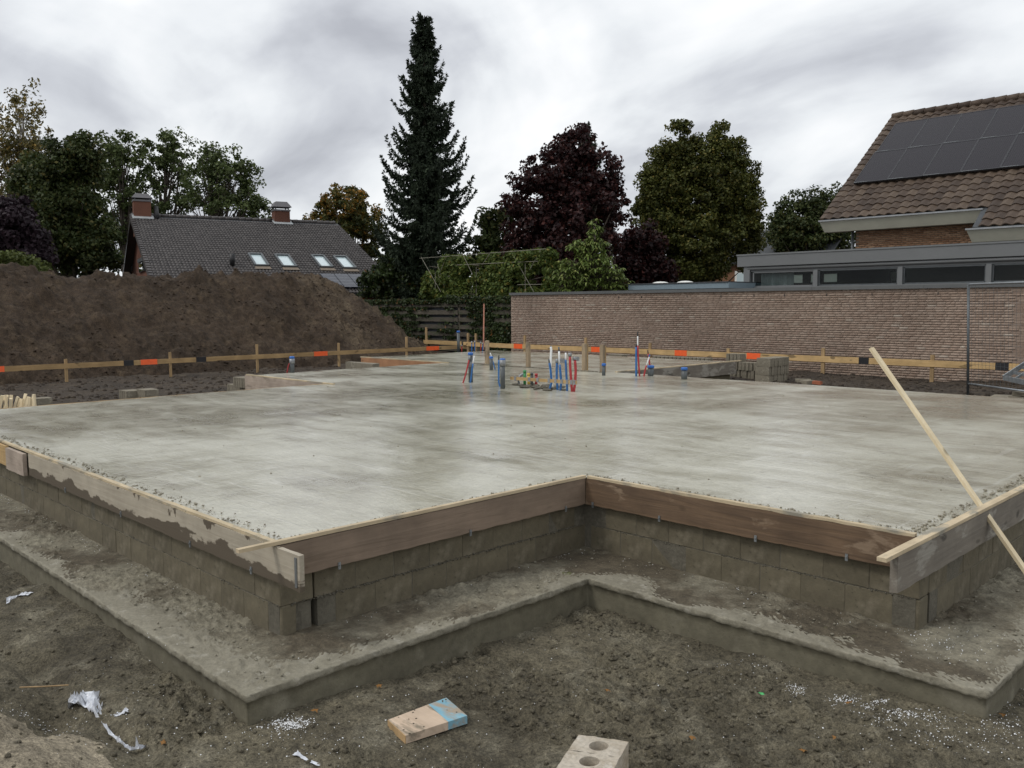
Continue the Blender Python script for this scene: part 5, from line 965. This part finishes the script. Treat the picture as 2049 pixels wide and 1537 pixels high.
# spruce
def conifer(name, label, px, ytop, ybase, D, prof, dens=1., mat=NEEDLE, group='trees beyond the site', seedc=5):
    R0 = np.random.default_rng(seedc); tip = aD(px, ytop, D); base = np.array([tip[0], tip[1], -.8]); t = thing(name, label, 'tree', base, group); sc = D/FOC; zof = lambda y: tip[2]-(y-ytop)*sc
    O('trunk', MB().tube([base, tip-[0, 0, .3]], [.28, .04], 10), BARK, t, True)
    P = []; Dr = []; Ln = []; br = MB(); y = ytop+4
    ysn = [p[0] for p in prof]; rsn = [p[1] for p in prof]
    while y < ybase:
        rr = np.interp(y, ysn, rsn)*sc; nb = max(4, int((6 if rr < 1 else 7)*dens))
        for b in range(nb):
            a = R0.uniform(0, 6.28); R = rr*R0.choice([.55, .75, .92, 1.12, 1.32], p=[.18, .25, .32, .20, .05]); z0 = zof(y)+R0.normal(0, .12); nst = max(4, int(R/.075)); d0 = np.array([math.cos(a), math.sin(a), 0]); sd_ = np.array([-d0[1], d0[0], 0]); lift = R0.uniform(.25, .6)
            for i in range(nst):
                s = (i+.5)/nst; z = z0-R*.34*math.sin(s*2.2)+R*lift*s**3.5; q = np.array([tip[0], tip[1], 0])+d0*R*s; q[2] = z
                wsp = .30*(1-s)**.8*min(1, R)+.035
                for _ in range(11 if s < .35 else 14):
                    lat = R0.normal(0, wsp*.6); P.append(q+sd_*lat+[0, 0, R0.normal(0, .035)-abs(lat)*.35]); dd = d0*R0.uniform(.0, .8)+sd_*np.sign(lat)*R0.uniform(.0, .6)+np.array([0, 0, R0.uniform(-1., .15)+(.7 if s > .85 else 0)]); Dr.append(dd/np.linalg.norm(dd)); Ln.append(R0.uniform(.12, .30)*(1.1-.4*s))
        y += 7.5 if rr < 1.0 else 10.5
    P = np.array(P); Dr = np.array(Dr); Ln = np.array(Ln)[:, None]; sd_ = np.cross(Dr, rng.normal(0, 1, P.shape)); sd_ /= np.linalg.norm(sd_, axis=1)[:, None]; W = Ln*.2
    V = np.stack([P, P+Dr*Ln*.5+sd_*W, P+Dr*Ln, P+Dr*Ln*.5-sd_*W], 1).reshape(-1, 3); O('crown', (V, np.arange(len(V)).reshape(-1, 4)), mat, t); return t
conifer('spruce_tree', 'very tall dark spruce towering over the fence', 847, 32, 600, 41, [(30, 8), (50, 18), (80, 26), (130, 36), (180, 46), (240, 63), (300, 77), (360, 88), (420, 97), (470, 99), (530, 92), (600, 76)])
conifer('fir_tree', 'green conifer tip showing behind the top of the purple maple', 1172, 250, 420, 48, [(250, 6), (280, 20), (330, 30), (420, 45)], 1., NEEDLE, seedc=9)
# espaliered limes on bamboo frame
YT = 24.0
for i, (x0, x1, lab) in enumerate(((850, 925, 'left of the three clipped espalier limes behind the fence'), (925, 1015, 'middle of the three clipped espalier limes, with some yellow leaves'), (1015, 1100, 'right of the three clipped espalier limes, next to the chestnut'))):
    a, b = aY(x0, 560, YT)[0], aY(x1, 560, YT)[0]; xm = (a+b)/2; t = thing('espalier_tree', lab, 'tree', (xm, YT+.1, -.75), 'espaliered limes behind the fence'); n_ = 360
    C = np.c_[rng.uniform(a-.1, b+.1, n_), YT+.12+rng.normal(0, .14, n_), rng.uniform(1.3, 3.38, n_)]; kk = fbm(C[:, 0]*1.1, C[:, 2]*1.3, 3, seed=301+i) > (-.30 if i else -.12); C = C[kk]
    O('crown', clump_leaves(C, np.full(len(C), .24), 75, .115, .3), LF_LIME, t); tb = MB().tube([(xm, YT+.1, -.75), (xm+.02, YT+.1, 3.3)], [.05, .03], 8)
    for z in (1.9, 2.5, 3.1): tb.tube([(xm, YT+.1, z-.15), (a+.2, YT+.1, z)], [.025, .01], 5).tube([(xm, YT+.1, z-.15), (b-.2, YT+.1, z)], [.025, .01], 5)
    O('trunk', tb, BARK, t)
BAM = plain('bamboo', (.23, .215, .17), .6)
bf = thing('bamboo_trellis', 'frame of thin pale bamboo canes holding the espalier limes', 'trellis', (-26, YT-.05, -.7))
for (x0, y0, x1, y1) in ((840, 517, 1093, 498), (900, 531, 1093, 522), (878, 555, 905, 552), (1035, 570, 1085, 569), (843, 515, 882, 584), (924, 505, 945, 548), (1022, 502, 1068, 584), (894, 512, 877, 553), (980, 508, 965, 530), (1083, 498, 1060, 540), (871, 545, 871, 588), (953, 535, 953, 590), (1051, 528, 1051, 585), (875, 528, 890, 575)):
    O('cane', MB().tube([aY(x0, y0, YT-.22), aY(x1, y1, YT-.22)], .010, 6), BAM, bf)
# far tree belt seen only through gaps
n = 9000; belt = []
for px in np.arange(-100, 2150, 12): belt.append(aD(px+rng.normal(0, 5), 596-abs(rng.normal(0, 18)), 92+rng.normal(0, 4)))
belt = np.array(belt); o = O('tree_belt', clump_leaves(belt, np.full(len(belt), 1.9), 60, .7, .3), LF_DARK, None); o['kind'] = 'stuff'

# ================================================================== LITTER IN THE FOREGROUND
def gz(x, y): return float(ground_z(np.array([x]), np.array([y]))[0])
# hollow block with round holes
p0 = np.array([-2.41, 2.78]); e_u = np.array([.19, .11])/np.hypot(.19, .11); e_v = np.array([.10, -.27])/np.hypot(.10, -.27); e_v = np.array([e_u[1], -e_u[0]])
BZ = -.565; q0 = aZ(1158, 1470, BZ)[:2]; q1 = aZ(1258, 1484, BZ)[:2]; e_u = (q1-q0)/np.linalg.norm(q1-q0); wB = np.linalg.norm(q1-q0); q2 = aZ(1113, 1537, BZ)[:2]; e_v = (q2-q0)/np.linalg.norm(q2-q0)
def bpt(a, b, z): q = q0+e_u*a+e_v*b; return (q[0], q[1], z)
hb = thing('hollow_block', 'pale concrete block with two round holes at the bottom edge', 'block', bpt(wB/2, .2, BZ-.2))
def holed(L_=.40, w=wB, holes=((.5, .075), (.5, .215), (.5, .335)), r=.043):
    """top and bottom faces with round holes, tube walls, outer sides: built as strips of quads between each hole and its rectangle"""
    b = MB(); NN = 24; edges = [0]+[(holes[i][1]+holes[i+1][1])/2 for i in range(len(holes)-1)]+[L_]
    for (fu, hv), v0, v1 in zip(holes, edges[:-1], edges[1:]):
        for z, flip in ((BZ, False), (BZ-.2, True)):
            k = len(b.v); ring = []; outr = []
            for i in range(NN):
                a = 2*math.pi*i/NN; c, s = math.cos(a), math.sin(a); ring.append((fu*w+r*c, hv+r*s)); m_ = max(abs(c)/(w/2), 0); tt = min((w/2)/abs(c) if abs(c) > 1e-6 else 9, ((v1-hv) if s > 0 else (hv-v0))/abs(s) if abs(s) > 1e-6 else 9); outr.append((fu*w+tt*c, hv+tt*s))
            corners = [(w, v1), (0, v1), (0, v0), (w, v0)]
            for c in corners:
                j = min(range(NN), key=lambda i: (outr[i][0]-c[0])**2+(outr[i][1]-c[1])**2); outr[j] = c
            b.v += [bpt(x, y, z) for x, y in ring]+[bpt(x, y, z+(rng.normal(0, .0015) if not flip else 0)) for x, y in outr]
            for i in range(NN):
                j = (i+1) % NN; q = (k+i, k+NN+i, k+NN+j, k+j); b.f.append(q if flip else q[::-1])
        k = len(b.v); 
        for i in range(NN): a = 2*math.pi*i/NN; b.v += [bpt(fu*w+r*math.cos(a), hv+r*math.sin(a), BZ), bpt(fu*w+r*.93*math.cos(a), hv+r*.93*math.sin(a), BZ-.2)]
        for i in range(NN): j = (i+1) % NN; b.f.append((k+2*i, k+2*j, k+2*j+1, k+2*i+1))
    n_ = 16; k = len(b.v); per = [(w*i/n_, 0) for i in range(n_)]+[(w, L_*i/n_) for i in range(n_)]+[(w-w*i/n_, L_) for i in range(n_)]+[(0, L_-L_*i/n_) for i in range(n_)]
    for x, y in per: b.v += [bpt(x, y, BZ), bpt(x, y, BZ-.21)]
    for i in range(len(per)): j = (i+1) % len(per); b.f.append((k+2*i, k+2*i+1, k+2*j+1, k+2*j))
    return b
O('body', holed(), BLOCKP, hb)
# plank offcut with blue end
ZP = -.705; c_ = [aZ(x, y, ZP) for x, y in ((777, 1440), (893, 1396), (935, 1432), (812, 1472))]; pk = thing('plank_offcut', 'muddy pinkish plank offcut with a blue painted end lying on the mud', 'plank', np.mean(c_, 0)-[0, 0, .05])
mixp = lambda s: (c_[0]*(1-s)+c_[1]*s, c_[3]*(1-s)+c_[2]*s)
def plank_seg(s0, s1, z0=-.042, z1=0.):
    a, d = mixp(s0); b, c = mixp(s1); return MB().quadbox([d+[0, 0, z0], c+[0, 0, z0], b+[0, 0, z0], a+[0, 0, z0], d+[0, 0, z1], c+[0, 0, z1], b+[0, 0, z1], a+[0, 0, z1]])
O('board', plank_seg(0, .68), PLANKM, pk); O('painted_end', plank_seg(.681, 1.0), PAINTB, pk); O('end_grain', plank_seg(-.012, -.001, -.041, -.001), ENDGRAIN, pk)
mb = MB()
for _ in range(16): s, v = random.random(), random.random(); a, d = mixp(s); q = a*(1-v)+d*v; mb.lump(q+[0, 0, .001], random.uniform(.002, .007)*(1.9 if abs(s-.5) < .12 and abs(v-.45) < .2 else 1), .5)
O('dried_mud', mb, CRUMB, pk)['kind'] = 'stuff'
# plastic film scraps
def film(name, pxs, label, hw, seed=0, lift=.02):
    R0 = random.Random(seed); b = MB(); k = 0; P = []
    for x, y in pxs: q = aZ(x, y, -.76); z = gz(q[0], q[1]); q = aZ(x, y, z); P.append(q)
    m = 4; T = np.linspace(0, len(P)-1, (len(P)-1)*m+1); P = np.array(P); P = np.stack([np.interp(T, range(len(P)), P[:, c]) for c in range(3)], 1); hw = np.interp(T, range(len(hw)), hw); NV = 8
    for i, p in enumerate(P):
        d = P[min(i+1, len(P)-1)]-P[max(0, i-1)]; s = np.array([-d[1], d[0], 0]); s /= np.linalg.norm(s)+1e-9; h = hw[i]*R0.uniform(.75, 1.2)
        for v in range(NV): b.v.append(tuple(p+s*h*(2*v/(NV-1)-1)+[R0.uniform(-.2, .2)*h, R0.uniform(-.2, .2)*h, .006+abs(R0.gauss(0, .45))*lift*(1 if h > .015 else .3)]))
    for i in range(len(P)-1):
        for v in range(NV-1): b.f.append((NV*i+v, NV*i+v+1, NV*i+NV+1+v, NV*i+NV+v))
    single(name, b, PLAST, label, 'plastic scrap', 'plastic scraps on the mud')
film('plastic_scrap', [(143, 1424), (152, 1412), (165, 1404), (178, 1410), (190, 1422), (205, 1446), (222, 1472), (245, 1492), (262, 1504), (275, 1504), (292, 1498)], 'crumpled white plastic film with a long twisted tail on the mud', [.02, .055, .07, .06, .035, .014, .009, .008, .008, .016, .004], 3, .07)
film('plastic_scrap', [(216, 1440), (228, 1435), (240, 1432), (256, 1425)], 'small flat white plastic scrap beside the crumpled film', [.004, .018, .014, .020], 4, .015)
film('plastic_scrap', [(14, 1210), (22, 1200), (38, 1194), (62, 1190)], 'thin curled clear plastic strip at the left edge', [.006, .03, .02, .025], 5, .02)
film('plastic_scrap', [(590, 1510), (600, 1514), (615, 1524), (640, 1534)], 'white plastic strip at the lower edge left of the plank', [.018, .012, .008, .014], 6, .015)
film('plastic_scrap', [(1994, 1312), (2000, 1311), (2005, 1314)], 'small round white disc on the footing at the right', [.012, .016, .010], 8, .004)
# white foam crumbs: patches of tiny beads
spk = []
def beads(cx_, cy_, sx, sy, n_, zz=None):
    for _ in range(n_):
        x, y = random.gauss(cx_, sx), random.gauss(cy_, sy); q = aZ(x, y, -.76 if zz is None else zz)
        z = (gz(q[0], q[1]) if zz is None else zz)+.004; spk.append((q[0], q[1], z))
beads(585, 1455, 17, 6, 420); beads(560, 1465, 30, 10, 90); beads(1590, 1385, 14, 10, 130); beads(1690, 1405, 16, 5, 110); beads(1750, 1422, 14, 5, 110); beads(1770, 1460, 22, 14, 190); beads(1840, 1450, 30, 8, 120); beads(1930, 1480, 60, 20, 110); beads(1860, 1500, 50, 14, 60)
beads(1480, 1340, 60, 14, 60); beads(300, 1440, 200, 60, 160); beads(80, 1430, 60, 10, 70); beads(700, 1500, 150, 25, 110); beads(1000, 1330, 160, 50, 120); beads(1500, 1480, 200, 40, 50); beads(2010, 1440, 25, 40, 150)
for k in range(260): s = random.random(); q = (-11+6.6*s, 2.50-abs(random.gauss(0, .05)), -.578); spk.append(q)
for k in range(90): spk.append((-4.47+abs(random.gauss(0, .05)), 2.6+2.6*random.random(), -.578))
for k in range(110): spk.append((-4.4+2.9*random.random(), 5.25-abs(random.gauss(0, .08)), -.578))
beads(1900, 1290, 60, 20, 110, -.58); beads(480, 1250, 130, 60, 50, -.58)
spk = np.array(spk); lumps('foam_crumbs', spk, .0014+.0032*rng.random(len(spk))**2, WHITE, .8)
def leaf_obj(px, py, m, label, cat='leaf', s=.035, name='fallen_leaf', zz=None):
    q = aZ(px, py, -.76); z = gz(q[0], q[1]) if zz is None else zz; q = aZ(px, py, z); b = MB(); b.v.append((q[0], q[1], z+.018))
    n_ = 10
    for i in range(n_): a = 2*math.pi*i/n_+random.random()*.2; r_ = s*(1 if i % 2 == 0 else .55)*random.uniform(.7, 1.1); b.v.append((q[0]+r_*math.cos(a), q[1]+r_*.8*math.sin(a), z+.010+random.uniform(0, .012)))
    b.f = [(0, 1+i, 1+(i+1) % n_) for i in range(n_)]; single(name, b, m, label, cat, 'fallen leaves on the mud' if cat == 'leaf' else None)
for px, py, lab in ((630, 1428, 'orange brown leaf beside the footing left of the plank'), (758, 1378, 'small brown leaf near the footing above the plank'), (1215, 1387, 'orange leaf on the open mud right of the plank'), (1700, 1411, 'rust red leaf among the white foam crumbs'), (328, 1492, 'brown leaf on the mud right of the twisted plastic'), (1385, 1482, 'tan leaf on the mud right of the hollow block'), (1608, 1507, 'tan leaf near the lower edge right of centre'), (1672, 1484, 'pale grey green leaf near the lower right'), (2005, 1436, 'brown leaf by the outer corner of the footing'), (520, 1287, 'brown leaf on the footing')):
    leaf_obj(px, py, LEAFB, lab, s=.026)
leaf_obj(1522, 1393, GREENL, 'bright green plastic bit on the mud', 'plastic bit', .026, 'plastic_bit')
q = aZ(40, 1386, -.74); single('twig', MB().tube([q+[0, 0, .03], q+[.10, .10, .035], q+[.16, .20, .03]], .004, 5), PINE_Z, 'thin pale twig on the mud at the lower left', 'twig')
